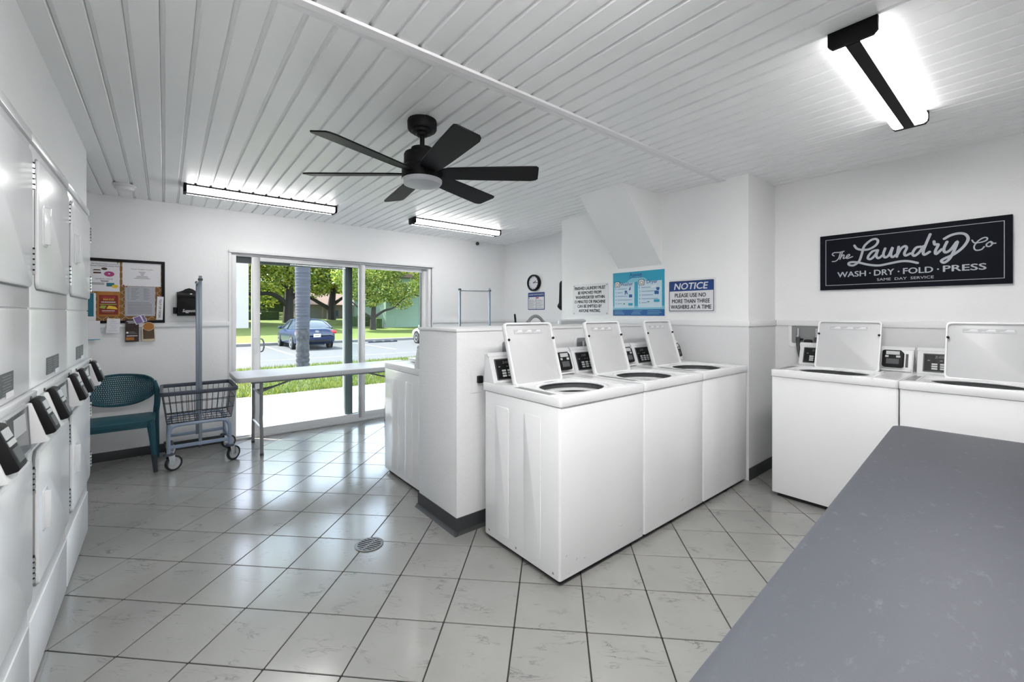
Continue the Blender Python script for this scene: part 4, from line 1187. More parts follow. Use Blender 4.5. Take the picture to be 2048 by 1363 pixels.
M['choc'] = mat('print_brown', (0.10, 0.035, 0.025), 0.5)
M['sleeve'] = mat('clear_sleeve_grey', (0.42, 0.43, 0.47), 0.12)
M['purple'] = mat('print_purple', (0.22, 0.15, 0.36), 0.5)
M['brown_card'] = mat('brown_card', (0.085, 0.050, 0.028), 0.5, noise=0.15, nscale=30)
M['cream'] = mat('cream_card', (0.66, 0.56, 0.40), 0.6)
M['photo_dark'] = mat('photo_dark', (0.03, 0.014, 0.012), 0.4, noise=0.5, nscale=25)
def sheet(name, label, x0, x1, z0, z1, m, dy=0.0, rot=0, cat='flyer'):
    t = thing(name, label, cat, (x0, YB-0.011-dy, z0))
    t.rotation_euler = (0, R(rot), 0)
    obj('sheet', G().box(0, x1-x0, -0.0008, 0.0, 0, z1-z0), m, t)
    return t
t = sheet('donut_flyer', 'white flyer with pink donut and chocolate bars, top left of the board', -0.530, -0.318, 1.524, 1.792, M['white'])
text('lettering', 'The Green Dolphin Commons', 0.025, 0.205, 0.240, 0.250, M['print'], t, bold=0.02)
text('lettering', 'Donut Committee invites You!', 0.020, 0.208, 0.224, 0.234, M['print'], t, bold=0.02)
dn = obj('donut_print', G().prism(circ(0.142, 0.158, 0.034, 0.024, n=24), 'y', -0.0014, 0), M['pink'], t)
obj('donut_hole', G().prism(circ(0.142, 0.160, 0.007, 0.005, n=12), 'y', -0.0018, 0), M['white'], dn)
obj('bar_print', G().prism([(0.034, 0.185), (0.044, 0.196), (0.082, 0.196), (0.090, 0.187)], 'y', -0.0014, 0), M['choc'], t)
obj('bar_print', G().prism([(0.040, 0.158), (0.038, 0.172), (0.088, 0.173), (0.090, 0.160)], 'y', -0.0014, 0), M['choc'], t)
obj('cookie_print', G().prism(circ(0.110, 0.203, 0.020, 0.012, n=16), 'y', -0.0014, 0), M['brown_card'], t)
text('lettering', 'SATURDAY, APRIL 20', 0.052, 0.165, 0.108, 0.116, M['print'], t, bold=0.02)
bars('text_line', [(0.085, 0.140, 0.094, 0.098)], M['print'], t); bars('text_line', [(0.09, 0.135, 0.086, 0.090)], M['print'], t)
for k in range(3):
    bars('text_line', [(0.005, 0.110, 0.060+0.007*k, 0.064+0.007*k)], M['printgrey'], t)
obj('photo_print', G().box(0.124, 0.176, -0.0014, 0, 0.046, 0.078), M['teal_print'], t)
obj('plate_print', G().prism(circ(0.180, 0.048, 0.022, 0.016, n=16), 'y', -0.0018, 0), M['yellow'], t)
t = sheet('condo_notice', 'white typed notice pinned at the top right of the board', -0.300, -0.028, 1.580, 1.797, M['white'])
text('lettering', 'Green Dolphin Condos', 0.060, 0.215, 0.150, 0.162, M['printgrey'], t, bold=0.015)
for k, w_ in enumerate((0.050, 0.034, 0.026, 0.020, 0.075, 0.085, 0.115)):
    bars('text_line', [(0.137-w_/2, 0.137+w_/2, 0.130-0.010*k, 0.134-0.010*k)], M['printgrey'], t)
t = sheet('contact_list', 'grey typed list in a clear sleeve, centre right of the board', -0.284, -0.070, 1.303, 1.577, M['sleeve'], dy=0.0015)
for k in range(9):
    zz = 0.252 - k*0.0125
    bars('text_line', [(0.018, 0.030, zz, zz+0.004)], M['printgrey'], t)
    bars('text_line', [(0.042, 0.100-0.012*(k % 3), zz, zz+0.004)], M['printgrey'], t)
    bars('text_line', [(0.130, 0.165+0.01*(k % 2), zz, zz+0.004)], M['printgrey'], t)
for k in range(9):
    bars('text_line', [(0.018, 0.190 - 0.02*(k == 8), 0.022+0.0125*k, 0.027+0.0125*k)], M['printgrey'], t)
t = sheet('fiesta_flyer', 'red and orange party flyer with yellow letters, lower left of the board', -0.466, -0.317, 1.302, 1.520, M['orange'], dy=0.001)
obj('red_panel', G().box(0.012, 0.137, -0.0012, 0, 0.015, 0.190), M['mayo_red'], t)
text('lettering', 'CINCO DE', 0.030, 0.118, 0.160, 0.178, M['red'], t, bold=0.02, y=-0.0016)
text('lettering', 'MAYO!', 0.040, 0.110, 0.142, 0.158, M['yellow'], t, bold=0.03, y=-0.0016)
obj('stripe', G().box(0.018, 0.128, -0.0016, 0, 0.104, 0.111), M['lime'], t)
bars('text_line', [(0.026, 0.12, 0.124, 0.130)], M['white'], t, y=-0.0016); bars('text_line', [(0.030, 0.115, 0.046, 0.051)], M['white'], t, y=-0.0016)
obj('taco_print', G().prism([(0.014, 0.075), (0.025, 0.098), (0.060, 0.094), (0.048, 0.066)], 'y', -0.0016, 0), M['lime'], t)
obj('taco_print', G().prism([(0.060, 0.068), (0.075, 0.096), (0.120, 0.086), (0.135, 0.062)], 'y', -0.0016, 0), M['yellow'], t)
bars('text_line', [(0.035, 0.11, 0.032, 0.036)], M['orange'], t, y=-0.0016)
t = sheet('out_of_order_slip', 'white slip with OUT OF ORDER in vertical letters on the board edge', -0.064, -0.016, 1.268, 1.488, M['white'], dy=0.0115, rot=2.2)
text('lettering', '*OUT OF ORDER', 0.016, 0.034, 0.018, 0.195, M['print'], t, rot90=True, bold=0.01)
t = sheet('teal_flyer', 'narrow teal and white flyer beside the farthest dryer', -0.600, -0.474, 1.255, 1.507, M['white'], dy=0.002)
obj('teal_panel', G().box(0.0, 0.112, -0.0012, 0, 0.045, 0.250), M['teal_print'], t)
t = sheet('white_leaflet', 'white leaflet hanging below the board beside the farthest dryer', -0.590, -0.446, 1.093, 1.262, M['white'], dy=0.0125)
obj('leaflet_foot', G().box(0.0, 0.144, -0.0012, 0, 0, 0.006), M['poster_cyan'], t)
t = sheet('handwritten_note', 'handwritten white note pinned below the party flyer', -0.408, -0.320, 1.150, 1.284, M['white'], dy=0.0125, rot=3)
for k in range(6):
    bars('text_line', [(0.014 + 0.006*(k % 3), 0.074-0.01*(k % 2), 0.022+0.017*k, 0.0235+0.017*k)], M['poster_blue'], t)
t = sheet('dark_flyer', 'black restaurant style flyer hanging below the board', -0.281, -0.186, 1.066, 1.274, M['photo_dark'], dy=0.0125)
bars('text_line', [(0.012, 0.080, 0.186, 0.192)], M['white'], t); bars('text_line', [(0.020, 0.075, 0.172, 0.178)], M['white'], t)
obj('round_badge', G().prism(circ(0.015, 0.085, 0.009, n=14), 'y', -0.0014, 0), M['white'], t)
for k in range(3):
    bars('text_line', [(0.028, 0.085-0.01*k, 0.072+0.009*k, 0.0755+0.009*k)], M['printgrey'], t)
bars('text_line', [(0.010, 0.086, 0.052, 0.058)], M['white'], t)
obj('food_print', G().box(0.005, 0.062, -0.0014, 0, 0.016, 0.042), M['orange'], t)
t = sheet('brown_menu_card', 'brown and cream menu card hanging below the board', -0.163, -0.070, 1.066, 1.195, M['cream'], dy=0.0125, rot=-2)
obj('brown_panel', G().box(0.008, 0.088, -0.0012, 0, 0.022, 0.120), M['brown_card'], t)
obj('round_top', G().prism(circ(0.050, 0.138, 0.042, 0.040, n=28), 'y', -0.0014, 0), M['cream'], t)
obj('food_photo', G().prism(circ(0.050, 0.138, 0.038, 0.036, n=28), 'y', -0.0018, 0), M['orange'], t)
t = sheet('purple_card', 'small purple and white card tucked above the brown menu', -0.205, -0.120, 1.222, 1.292, M['white'], dy=0.016, rot=-22)
obj('purple_panel', G().box(0.006, 0.054, -0.0012, 0, 0.004, 0.066), M['purple'], t)
obj('purple_panel', G().box(0.064, 0.082, -0.0012, 0, 0.004, 0.066), M['purple'], t)
for (px_, pz_, mm, lab) in ((-0.292, 1.585, 'red', 'red push pin left of the clear sleeve'), (-0.272, 1.572, 'red', 'red push pin at the top edge of the clear sleeve'), (-0.361, 1.279, 'yellow', 'yellow push pin holding the handwritten note'), (-0.330, 1.786, 'green', 'green push pin on the donut flyer')):
    t = thing('push_pin', lab, 'push pin', (px_, YB-0.0245 if mm == 'yellow' else YB-0.0135, pz_))
    obj('pin_head', G().lathe([(0.0055, 0.0), (0.0035, -0.003), (0.003, -0.007), (0.0055, -0.010)], 10, axis='y'), M[mm], t)
sb = thing('suggestion_box', 'black metal suggestion box with a curved top on the wall', 'suggestion box', (0.092, YB, 1.305))
g = G()
crest = [(0, 0), (0.190, 0), (0.190, 0.215), (0.182, 0.232), (0.165, 0.238), (0.145, 0.246), (0.125, 0.262), (0.095, 0.272), (0.065, 0.262), (0.045, 0.246), (0.025, 0.238), (0.008, 0.232), (0, 0.215)]
obj('back_plate', G().prism(crest, 'y', -0.006, 0.0), M['black'], sb, bevel=0.001)
obj('box', G().prism(rrect(0.002, 0.188, 0.0, 0.195, 0.004), 'y', -0.075, -0.005), M['black'], sb, bevel=0.003)
obj('lid', G().prism([(-0.004, 0.232), (-0.084, 0.200), (-0.084, 0.180), (-0.078, 0.180), (-0.078, 0.196), (-0.004, 0.222)], 'x', -0.002, 0.192), M['black'], sb, bevel=0.001)
obj('emblem', G().prism(circ(0.108, 0.212, 0.011, 0.006, n=14), 'y', -0.0858, -0.06), M['galv'], sb)
text('lettering', 'Suggestions', 0.040, 0.176, 0.026, 0.064, M['white'], sb, y=-0.0765, shear=0.35, bold=0.005)
obj('card_pocket', G().box(-0.030, 0.0, -0.05, -0.004, 0.020, 0.082), M['black'], sb, bevel=0.002)

# ------------------------------------------------------------------ outdoors
M['concrete'] = mat('patio_concrete', (0.20, 0.194, 0.189), 0.8, noise=0.16, nscale=5, bump=0.2, bscale=40)
M['asphalt'] = mat('parking_asphalt', (0.068, 0.068, 0.073), 0.85, noise=0.08, nscale=3, bump=0.2, bscale=80)
M['paint_white'] = mat('road_paint', (0.20, 0.20, 0.195), 0.7)
M['paint_yellow'] = mat('road_paint_pale', (0.15, 0.14, 0.11), 0.7)
M['soil'] = mat('grass_ground', (0.055, 0.072, 0.011), 0.9, noise=0.35, nscale=30, bump=0.4, bscale=90)
M['lawn'] = mat('lawn_grass', (0.085, 0.118, 0.011), 0.9, noise=0.30, nscale=4, bump=0.6, bscale=60)
M['curb'] = mat('curb_concrete', (0.17, 0.165, 0.155), 0.8, noise=0.1, nscale=8)
M['stop'] = mat('wheel_stop', (0.04, 0.045, 0.06), 0.7, noise=0.2, nscale=6)
M['bark'] = mat('tree_bark', (0.030, 0.025, 0.022), 0.9, bump=0.8, bscale=14, noise=0.3, nscale=9)
M['palm'] = mat('palm_bark', (0.075, 0.075, 0.095), 0.9, bump=0.25, bscale=12, noise=0.45, nscale=2.2, stretch=(0.6, 0.6, 5))
M['palm_low'] = mat('palm_bark_low', (0.065, 0.063, 0.072), 0.9, bump=0.8, bscale=22, noise=0.95, nscale=14)
M['bldg_white'] = mat('building_white', (0.42, 0.41, 0.45), 0.7)
M['bldg_green'] = mat('building_green', (0.17, 0.245, 0.185), 0.75, noise=0.06, nscale=0.6)
M['bldg_cream'] = mat('house_cream', (0.24, 0.20, 0.16), 0.75)
M['roof'] = mat('house_roof', (0.16, 0.10, 0.078), 0.8, noise=0.1, nscale=5)
M['pane'] = mat('building_glass', (0.06, 0.11, 0.18), 0.12)
M['hedge'] = mat('hedge_core', (0.025, 0.05, 0.009), 0.9)

def leaf_material(name, a, b, c):
    m = bpy.data.materials.new(name)
    m.use_nodes = True
    nt = m.node_tree
    nt.nodes.clear()
    out = nt.nodes.new('ShaderNodeOutputMaterial')
    ge = nt.nodes.new('ShaderNodeNewGeometry')
    rp = nt.nodes.new('ShaderNodeValToRGB')
    rp.color_ramp.elements[0].color = (*a, 1)
    rp.color_ramp.elements[1].color = (*c, 1)
    e = rp.color_ramp.elements.new(0.55); e.color = (*b, 1)
    df = nt.nodes.new('ShaderNodeBsdfDiffuse'); tl = nt.nodes.new('ShaderNodeBsdfTranslucent'); gl = nt.nodes.new('ShaderNodeBsdfGlossy')
    gl.inputs['Roughness'].default_value = 0.35
    gl.inputs['Color'].default_value = (0.8, 0.85, 0.8, 1)
    m1 = nt.nodes.new('ShaderNodeMixShader'); m1.inputs[0].default_value = 0.50
    m2 = nt.nodes.new('ShaderNodeMixShader'); m2.inputs[0].default_value = 0.06
    nt.links.new(ge.outputs['Random Per Island'], rp.inputs[0])
    nt.links.new(rp.outputs[0], df.inputs[0]); nt.links.new(rp.outputs[0], tl.inputs[0])
    nt.links.new(df.outputs[0], m1.inputs[1]); nt.links.new(tl.outputs[0], m1.inputs[2])
    nt.links.new(m1.outputs[0], m2.inputs[1]); nt.links.new(gl.outputs[0], m2.inputs[2])
    nt.links.new(m2.outputs[0], out.inputs[0])
    return m
M['leaf_oak'] = leaf_material('oak_leaves', (0.06, 0.12, 0.008), (0.26, 0.33, 0.025), (0.68, 0.64, 0.10))
M['leaf_mag'] = leaf_material('magnolia_leaves', (0.05, 0.13, 0.010), (0.24, 0.33, 0.035), (0.72, 0.66, 0.18))
M['leaf_hedge'] = leaf_material('hedge_leaves', (0.03, 0.07, 0.008), (0.07, 0.13, 0.01), (0.16, 0.23, 0.02))
M['blade'] = leaf_material('grass_blades', (0.038, 0.078, 0.006), (0.10, 0.15, 0.008), (0.25, 0.24, 0.03))

patio = struct('patio', G().box(-4, 12, YB+0.16, 8.30, -0.20, -0.06), M['concrete'], 'pale sunlit concrete patio outside the sliding door', 'patio')
for k, (a, b) in enumerate((((-4, 6.9), (12, 6.3)), ((2.45, 5.5), (2.45, 8.4)))):
    d_ = Vector((b[0]-a[0], b[1]-a[1], 0)).normalized()
    n_ = Vector((-d_.y, d_.x, 0))*0.006
    obj('joint', G().add([(a[0]-n_.x, a[1]-n_.y, -0.0585), (b[0]-n_.x, b[1]-n_.y, -0.0585), (b[0]+n_.x, b[1]+n_.y, -0.0585), (a[0]+n_.x, a[1]+n_.y, -0.0585)], [(0, 1, 2, 3)]), M['darkgrey'], patio, normals=False)
struct('verge', G().prism([(8.30, -0.5), (15.4, -0.5), (15.4, -0.36), (8.30, -0.075)], 'x', -8, 30), M['soil'], 'grass strip between the patio and the parking lot', 'grass strip')
struct('parking_lot', G().box(-30, 60, 15.4, 26.2, -0.6, -0.38), M['asphalt'], 'light grey asphalt parking lot with painted bays', 'parking lot')
struct('curb', G().box(-30, 60, 26.2, 26.8, -0.6, -0.24), M['curb'], 'concrete curb between the parking lot and the lawn', 'curb')
def lz(y):
    return -0.24 + 0.045*(y-26.8)
g = G()
g.add([(-60, 26.8, lz(26.8)), (90, 26.8, lz(26.8)), (90, 75, lz(75)), (-60, 75, lz(75))], [(0, 1, 2, 3)])
g.add([(-60, 26.8, -0.6), (90, 26.8, -0.6), (90, 75, -0.6), (-60, 75, -0.6)], [(3, 2, 1, 0)])
g.f += [(0, 4, 5, 1), (1, 5, 6, 2), (2, 6, 7, 3), (3, 7, 4, 0)]
struct('lawn', g, M['lawn'], 'sunlit lawn rising beyond the parking lot', 'lawn')
for xx in (-0.45, 4.13, 8.70, 13.3, 17.9):
    tag(obj('bay_line', G().box(xx-0.06, xx+0.06, 19.6, 25.9, -0.38, -0.376), M['paint_white']), 'white painted bay line on the asphalt', 'road marking', 'bay lines', 'structure')
tag(obj('edge_line', G().box(-30, 60, 17.6, 17.74, -0.38, -0.376), M['paint_yellow']), 'pale painted edge line along the parking lot', 'road marking', kind='structure')
for k, (xx, lab) in enumerate(((1.2, 'concrete wheel stop left of the blue car'), (6.0, 'concrete wheel stop in front of the blue car'), (10.25, 'dark concrete wheel stop in the empty bay'), (14.6, 'concrete wheel stop beyond the white car'))):
    t = thing('wheel_stop', lab, 'wheel stop', (xx, 25.0, -0.38), 0, 'wheel stops in the parking lot')
    obj('block', G().prism([(-0.08, 0), (0.08, 0), (0.06, 0.12), (-0.06, 0.12)], 'x', -0.9, 0.9), M['stop'], t, bevel=0.015)
    for a in (-0.55, 0.0, 0.55):
        obj('end_patch', G().box(a-0.08, a+0.08, -0.074, 0.074, 0.05, 0.123), M['curb'], t)
# grass blades on the strip nearest the door
rnd = random.Random(11)
g = G()
for k in range(22000):
    x = rnd.uniform(0.0, 7.6)
    y = 8.28 + 7.0*rnd.random()**1.5
    h = rnd.uniform(0.05, 0.12); a = rnd.uniform(0, math.pi); w = 0.006 + 0.004*rnd.random()
    lx, ly = rnd.gauss(0, 0.03), rnd.gauss(0, 0.03)
    z0 = -0.078 - 0.285*(y-8.3)/7.1
    g.add([(x-w*math.cos(a), y-w*math.sin(a), z0), (x+w*math.cos(a), y+w*math.sin(a), z0), (x+lx, y+ly, z0+h)], [(0, 1, 2)])
tag(obj('grass_blades', g, M['blade'], normals=False, smooth=0), 'bright green grass blades on the strip outside the door', 'grass', kind='stuff')

def leaves(blobs, n, size, seed):
    rn = random.Random(seed)
    vs, fs = [], []
    tot = sum(b[3]*b[4]*b[5] for b in blobs)
    for (cx, cy, cz_, rx, ry, rz) in blobs:
        for k in range(int(n*rx*ry*rz/tot)):
            while True:
                p = Vector((rn.uniform(-1, 1), rn.uniform(-1, 1), rn.uniform(-1, 1)))
                if 0.12 < p.length < 1:
                    break
            p = p*(0.55 + 0.45*rn.random())/max(p.length, 0.35) if rn.random() < 0.6 else p
            if p.length > 1.05:
                p.normalize()
            c = Vector((cx + p.x*rx, cy + p.y*ry, cz_ + p.z*rz))
            d = Vector((rn.gauss(0, 1), rn.gauss(0, 1), rn.gauss(0, 0.7))).normalized()
            e = d.cross(Vector((rn.gauss(0, 1), rn.gauss(0, 1), rn.gauss(0, 1)))).normalized()
            s_ = size*rn.uniform(0.6, 1.3)
            o = len(vs)
            vs += [c - d*s_, c + e*s_*0.45, c + d*s_, c - e*s_*0.45]
            fs.append((o, o+1, o+2, o+3))
    g = G()
    g.v = [tuple(v) for v in vs]; g.f = fs
    return g
def tree(name, label, base, trunk_r, limbs, blobs, n, size, leaf, seed, group='trees on the lawn', cam_scale=1.2):  # trees enlarged, they and the lawn buildings moved outward: scaled about the camera
    t = thing(name, label, 'tree', base, 0, group)
    first = True
    limbs = [([tuple(c*cam_scale for c in p) for p in pts], r0*cam_scale, r1*cam_scale) for pts, r0, r1 in limbs]
    blobs = [tuple(c*cam_scale for c in b) for b in blobs]
    for (pts, r0, r1) in limbs:
        P = smooth_path(pts, 5)
        m_ = len(P)
        obj('trunk' if first else 'branch', G().tube(P, [r0 + (r1-r0)*i/(m_-1) for i in range(m_)], 9), M['bark'], t)
        first = False
    obj('foliage', leaves(blobs, n, size, seed), leaf, t, normals=False, smooth=0, kind='stuff')
    return t
tree('oak_tree', 'broad dark oak with low spreading limbs behind the palm trunk', (8.9, 43.9, 0.50), 0.35,  # oak, magnolia and building base points worked out from image pixels
     [([(0, 0, -0.2), (0.05, 0, 1.6), (0.1, 0, 3.2), (0, 0, 5.2)], 0.42, 0.16),
      ([(0.05, 0, 1.3), (-1.2, -0.5, 2.2), (-3.0, -0.9, 2.2), (-4.6, -1.2, 3.4)], 0.22, 0.06), ([(0.05, 0, 1.8), (1.4, -0.4, 2.9), (3.2, -0.7, 3.6), (4.2, -0.7, 4.6)], 0.20, 0.05), ([(0.1, 0, 2.6), (-1.4, 0.2, 4.0), (-2.6, 0, 5.2)], 0.15, 0.05)],
     [(-3.2, -1, 5.2, 2.9, 2.4, 2.3), (0.0, -1.2, 5.6, 3.2, 2.6, 2.8), (3.0, -0.8, 5.4, 2.8, 2.4, 2.4), (-1.6, 0, 7.6, 3.6, 2.8, 2.2), (1.8, 0, 7.6, 3.4, 2.6, 2.2), (-5.2, 0, 4.2, 2.2, 2, 1.8), (-1.6, -1.5, 3.2, 1.9, 1.3, 0.9), (-3.6, -1.2, 3.3, 1.8, 1.3, 1.0), (1.6, -1.3, 3.4, 1.7, 1.3, 0.9)], 36000, 0.15, M['leaf_oak'], 1)
tree('oak_tree', 'oak with a forked dark trunk in front of the low house', (14.0, 48.2, 0.70), 0.4,
     [([(0, 0, -0.2), (0.0, 0, 1.2), (0.15, 0, 2.8), (0.1, 0, 5.0)], 0.42, 0.15), ([(0, 0, 0.9), (-1.3, 0, 1.7), (-2.6, 0, 2.5), (-3.3, 0, 3.6)], 0.2, 0.05), ([(0, 0, 1.3), (1.3, 0, 2.2), (2.8, 0, 2.7)], 0.18, 0.05)],
     [(-2.4, -0.6, 4.6, 2.4, 2.2, 2.2), (0.4, -0.8, 4.9, 2.4, 2.2, 2.2), (2.6, -0.6, 4.4, 2.2, 2, 1.9), (0, 0, 6.8, 3.4, 2.6, 1.9), (1.8, -0.9, 2.9, 1.7, 1.3, 0.9), (-1.8, -1, 2.7, 1.6, 1.2, 0.8), (3.4, -0.5, 3.2, 1.6, 1.2, 1.2)], 27000, 0.15, M['leaf_oak'], 2)
tree('magnolia_tree', 'small magnolia with a pale slender trunk in front of the green building', (13.0, 33.7, 0.05), 0.2,
     [([(0, 0, -0.1), (0.0, 0, 0.7), (0.05, 0, 1.5), (0.1, 0, 2.6), (0.2, 0, 4.2)], 0.22, 0.07), ([(0.0, 0, 0.75), (-0.7, -0.1, 1.2), (-1.5, -0.2, 1.9)], 0.10, 0.03), ([(0.02, 0, 0.8), (0.7, -0.2, 1.3), (1.3, -0.3, 1.5), (2.1, -0.4, 2.2)], 0.10, 0.03), ([(0.05, 0, 1.4), (-0.6, -0.2, 2.3), (-1.0, -0.2, 3.4)], 0.09, 0.03), ([(0.05, 0, 1.5), (0.7, 0.1, 2.4), (1.0, 0, 3.4)], 0.09, 0.03)],
     [(-1.1, -0.2, 2.9, 1.2, 1.1, 1.0), (0.3, -0.5, 2.6, 1.2, 1.1, 0.8), (1.3, -0.3, 2.7, 1.0, 0.9, 0.9), (0.1, 0, 3.9, 1.8, 1.4, 1.2), (1.9, -0.2, 1.9, 0.9, 0.6, 0.55), (2.6, -0.1, 2.8, 0.8, 0.7, 0.7), (-0.4, -0.4, 2.0, 0.9, 0.8, 0.5), (-1.7, 0.1, 3.6, 1.0, 0.9, 0.9), (1.4, 0, 4.4, 1.3, 1.0, 0.9)], 17000, 0.105, M['leaf_mag'], 3)
tree('magnolia_tree', 'leafy tree reaching in from the right before the green building', (17.8, 31.9, -0.03), 0.2,
     [([(0, 0, -0.1), (0, 0, 1.2), (-0.1, 0, 2.8), (-0.2, 0, 4.4)], 0.2, 0.08), ([(-0.05, 0, 1.9), (-0.8, 0, 2.2), (-1.7, 0, 2.45)], 0.09, 0.02)],
     [(-1.2, 0, 3.1, 0.9, 0.8, 0.8), (-0.5, 0, 4.0, 1.3, 1.0, 1.0), (0.4, 0, 3.2, 1.2, 1, 0.9), (-1.5, 0, 4.4, 1.0, 0.8, 0.8)], 6500, 0.105, M['leaf_mag'], 4)
tree('background_tree', 'dense leafy tree filling the gap beside the white building', (4.3, 56.5, 1.0), 0.3,
     [([(0, 0, -0.2), (0, 0, 3.0), (0, 0, 6.0)], 0.4, 0.15)],
     [(0, 0, 3.4, 3.6, 3, 2.9), (0.6, 0, 7.5, 4.2, 3, 3.0)], 6000, 0.28, M['leaf_oak'], 5)
tree('background_tree', 'dense tall tree behind the two oaks', (15.0, 64.0, 1.35), 0.3,
     [([(0, 0, -0.2), (0, 0, 3.0), (0, 0, 6.0)], 0.4, 0.15)],
     [(-6, 0, 3.6, 5.5, 3, 3.4), (2, 0, 4.4, 5.5, 3, 3.6), (-1, 0, 9.0, 8, 3, 3.4), (9, 0, 6.5, 6.5, 3, 4.4)], 11000, 0.36, M['leaf_oak'], 6)

pt = thing('palm_tree', 'thick ringed palm trunk standing in the grass outside the door', 'tree', (3.12, 13.5, -0.30))
prof = []
z = 0.0
rn = random.Random(9)
while z < 1.25:
    prof.append((0.178 + rn.uniform(-0.014, 0.014), z)); z += 0.05
obj('lower_trunk', G().lathe(prof, 22), M['palm_low'], pt, smooth=60)
prof = []
z = 1.20
k = 0
while z < 7.4:
    w_ = 0.182 + 0.026*min(1, (z-1.2)/1.6)
    prof += [(w_+0.004, z), (w_+0.004, z+0.012), (w_-0.002, z+0.020), (w_-0.001, z+0.06)]
    z += 0.075 + 0.05*rn.random()
obj('upper_trunk', G().lathe(prof, 22), M['palm'], pt, smooth=30)
for k in range(11):
    a = 2*math.pi*k/11
    g = G()
    n = 12
    mid = []
    for i in range(n+1):
        t_ = i/n
        mid.append(Vector((math.cos(a)*2.6*t_, math.sin(a)*2.6*t_, 7.3 + 1.3*t_ - 2.2*t_*t_)))
    side = Vector((-math.sin(a), math.cos(a), 0))
    for i in range(n):
        p, q = mid[i], mid[i+1]
        L_ = 0.55*math.sin(math.pi*(0.12+0.85*i/n))
        for s_ in (-1, 1):
            tip = (p+q)/2 + side*s_*L_ + Vector((0, 0, -0.25*L_)) + (q-p)*1.2
            g.add([p, q, tip], [(0, 1, 2)])
    obj('frond', g, M['leaf_hedge'], pt, normals=False, smooth=0)

# buildings behind the lawn
wb = thing('apartment_building', 'tall white building seen at the left edge of the door', 'building', (4.97, 38.0, 0.2))
obj('wall', G().box(-10, -0.02, 0.02, 9, -0.5, 12), M['bldg_white'], wb)
obj('corner_pier', G().box(-0.80, 0.0, 0.0, 0.5, -0.5, 12), M['bldg_white'], wb)
for fl in range(4):
    z0 = 0.6 + fl*2.6
    for xx in (-1.2, -2.9, -4.9):
        f = obj('window', G().box(xx-0.42, xx+0.34, -0.06, 0.03, z0, z0+1.6), M['paint_white'], wb)
        for zz in (0.06, 0.84):
            obj('pane', G().box(xx-0.34, xx+0.27, -0.075, -0.05, z0+zz, z0+zz+0.70), M['pane'], f)
gb = thing('green_building', 'pale green blank gable wall behind the magnolia', 'building', (14.95, 35.8, 0.0))
obj('wall', G().box(0, 9, 0, 8, -0.5, 4.6), M['bldg_green'], gb)
obj('roof', G().prism([(-0.3, 4.6), (9.3, 4.6), (4.5, 6.4)], 'y', -0.3, 8.3), M['roof'], gb)
obj('foundation', G().box(-0.02, 9.02, -0.02, 0.3, -0.5, 0.12), M['curb'], gb)
obj('meter_box', G().box(-0.22, -0.02, -0.15, 0.15, 0.0, 0.42), M['paint_white'], gb)
ho = thing('low_house', 'low cream house with a brown roof under the oaks', 'house', (11.6, 51.3, 0.80))
obj('wall', G().box(0, 10.2, 0, 5, -0.5, 1.60), M['bldg_cream'], ho)
obj('roof', G().prism([(-0.5, 1.60), (5.5, 1.60), (2.5, 3.0)], 'x', -0.4, 10.6), M['roof'], ho)
for k in range(4):
    obj('porch_post', G().box(2.2+k*1.1, 2.32+k*1.1, -0.45, -0.33, -0.3, 1.60), M['paint_white'], ho)
obj('garage_door', G().box(0.8, 2.0, -0.04, 0.02, -0.3, 1.15), M['paint_white'], ho)
for k in range(3):
    w_ = obj('window', G().box(3.3+k*1.5, 4.1+k*1.5, -0.05, 0.02, 0.2, 1.0), M['paint_white'], ho)
    obj('pane', G().box(3.36+k*1.5, 4.04+k*1.5, -0.06, -0.04, 0.26, 0.94), M['pane'], w_)
ub = thing('utility_cabinet', 'dark green utility cabinet on the lawn', 'utility box', (14.1, 42.6, 0.46))
obj('cabinet', G().box(-0.25, 0.35, -0.25, 0.25, -0.05, 0.42), M['dark_backlit'], ub, bevel=0.02)
obj('cabinet_lid', G().box(-0.28, 0.38, -0.28, 0.28, 0.42, 0.48), M['teal_print'], ub, bevel=0.01)
def hedge(label, loc, dx, dy, dz, n, seed, size=0.07):
    t = thing('hedge', label, 'hedge', loc)
    obj('core', G().box(-dx*0.9, dx*0.9, -dy*0.9, dy*0.9, -0.1, dz*0.92), M['hedge'], t, bevel=0.05)
    obj('foliage', leaves([(0, 0, dz*0.5, dx*1.15, dy*1.15, dz*0.62)], n, size, seed), M['leaf_hedge'], t, normals=False, smooth=0, kind='stuff')
hedge('clipped hedge beside the green building', (13.95, 35.3, 0.12), 0.28, 0.6, 0.9, 600, 21)
hedge('round bush behind the magnolia trunk', (13.6, 38.2, 0.25), 0.85, 0.7, 0.95, 1200, 22)
hedge('low dark bush on the lawn left of the oak trunk', (7.6, 49.4, 0.75), 1.6, 0.8, 0.9, 1400, 23)
hedge('tall hedge row closing off the far end of the lawn', (14.0, 70.0, 1.6), 26, 1.2, 4.4, 12000, 24, 0.30)
ovh = struct('added_overhang', G().box(-4, 8, YB+0.16, 6.30, 2.32, 2.50), M['trim'], 'unseen flat roof slab added above the sliding door to block the sun', 'roof')  # unseen overhang, added to keep direct sun off the room floor

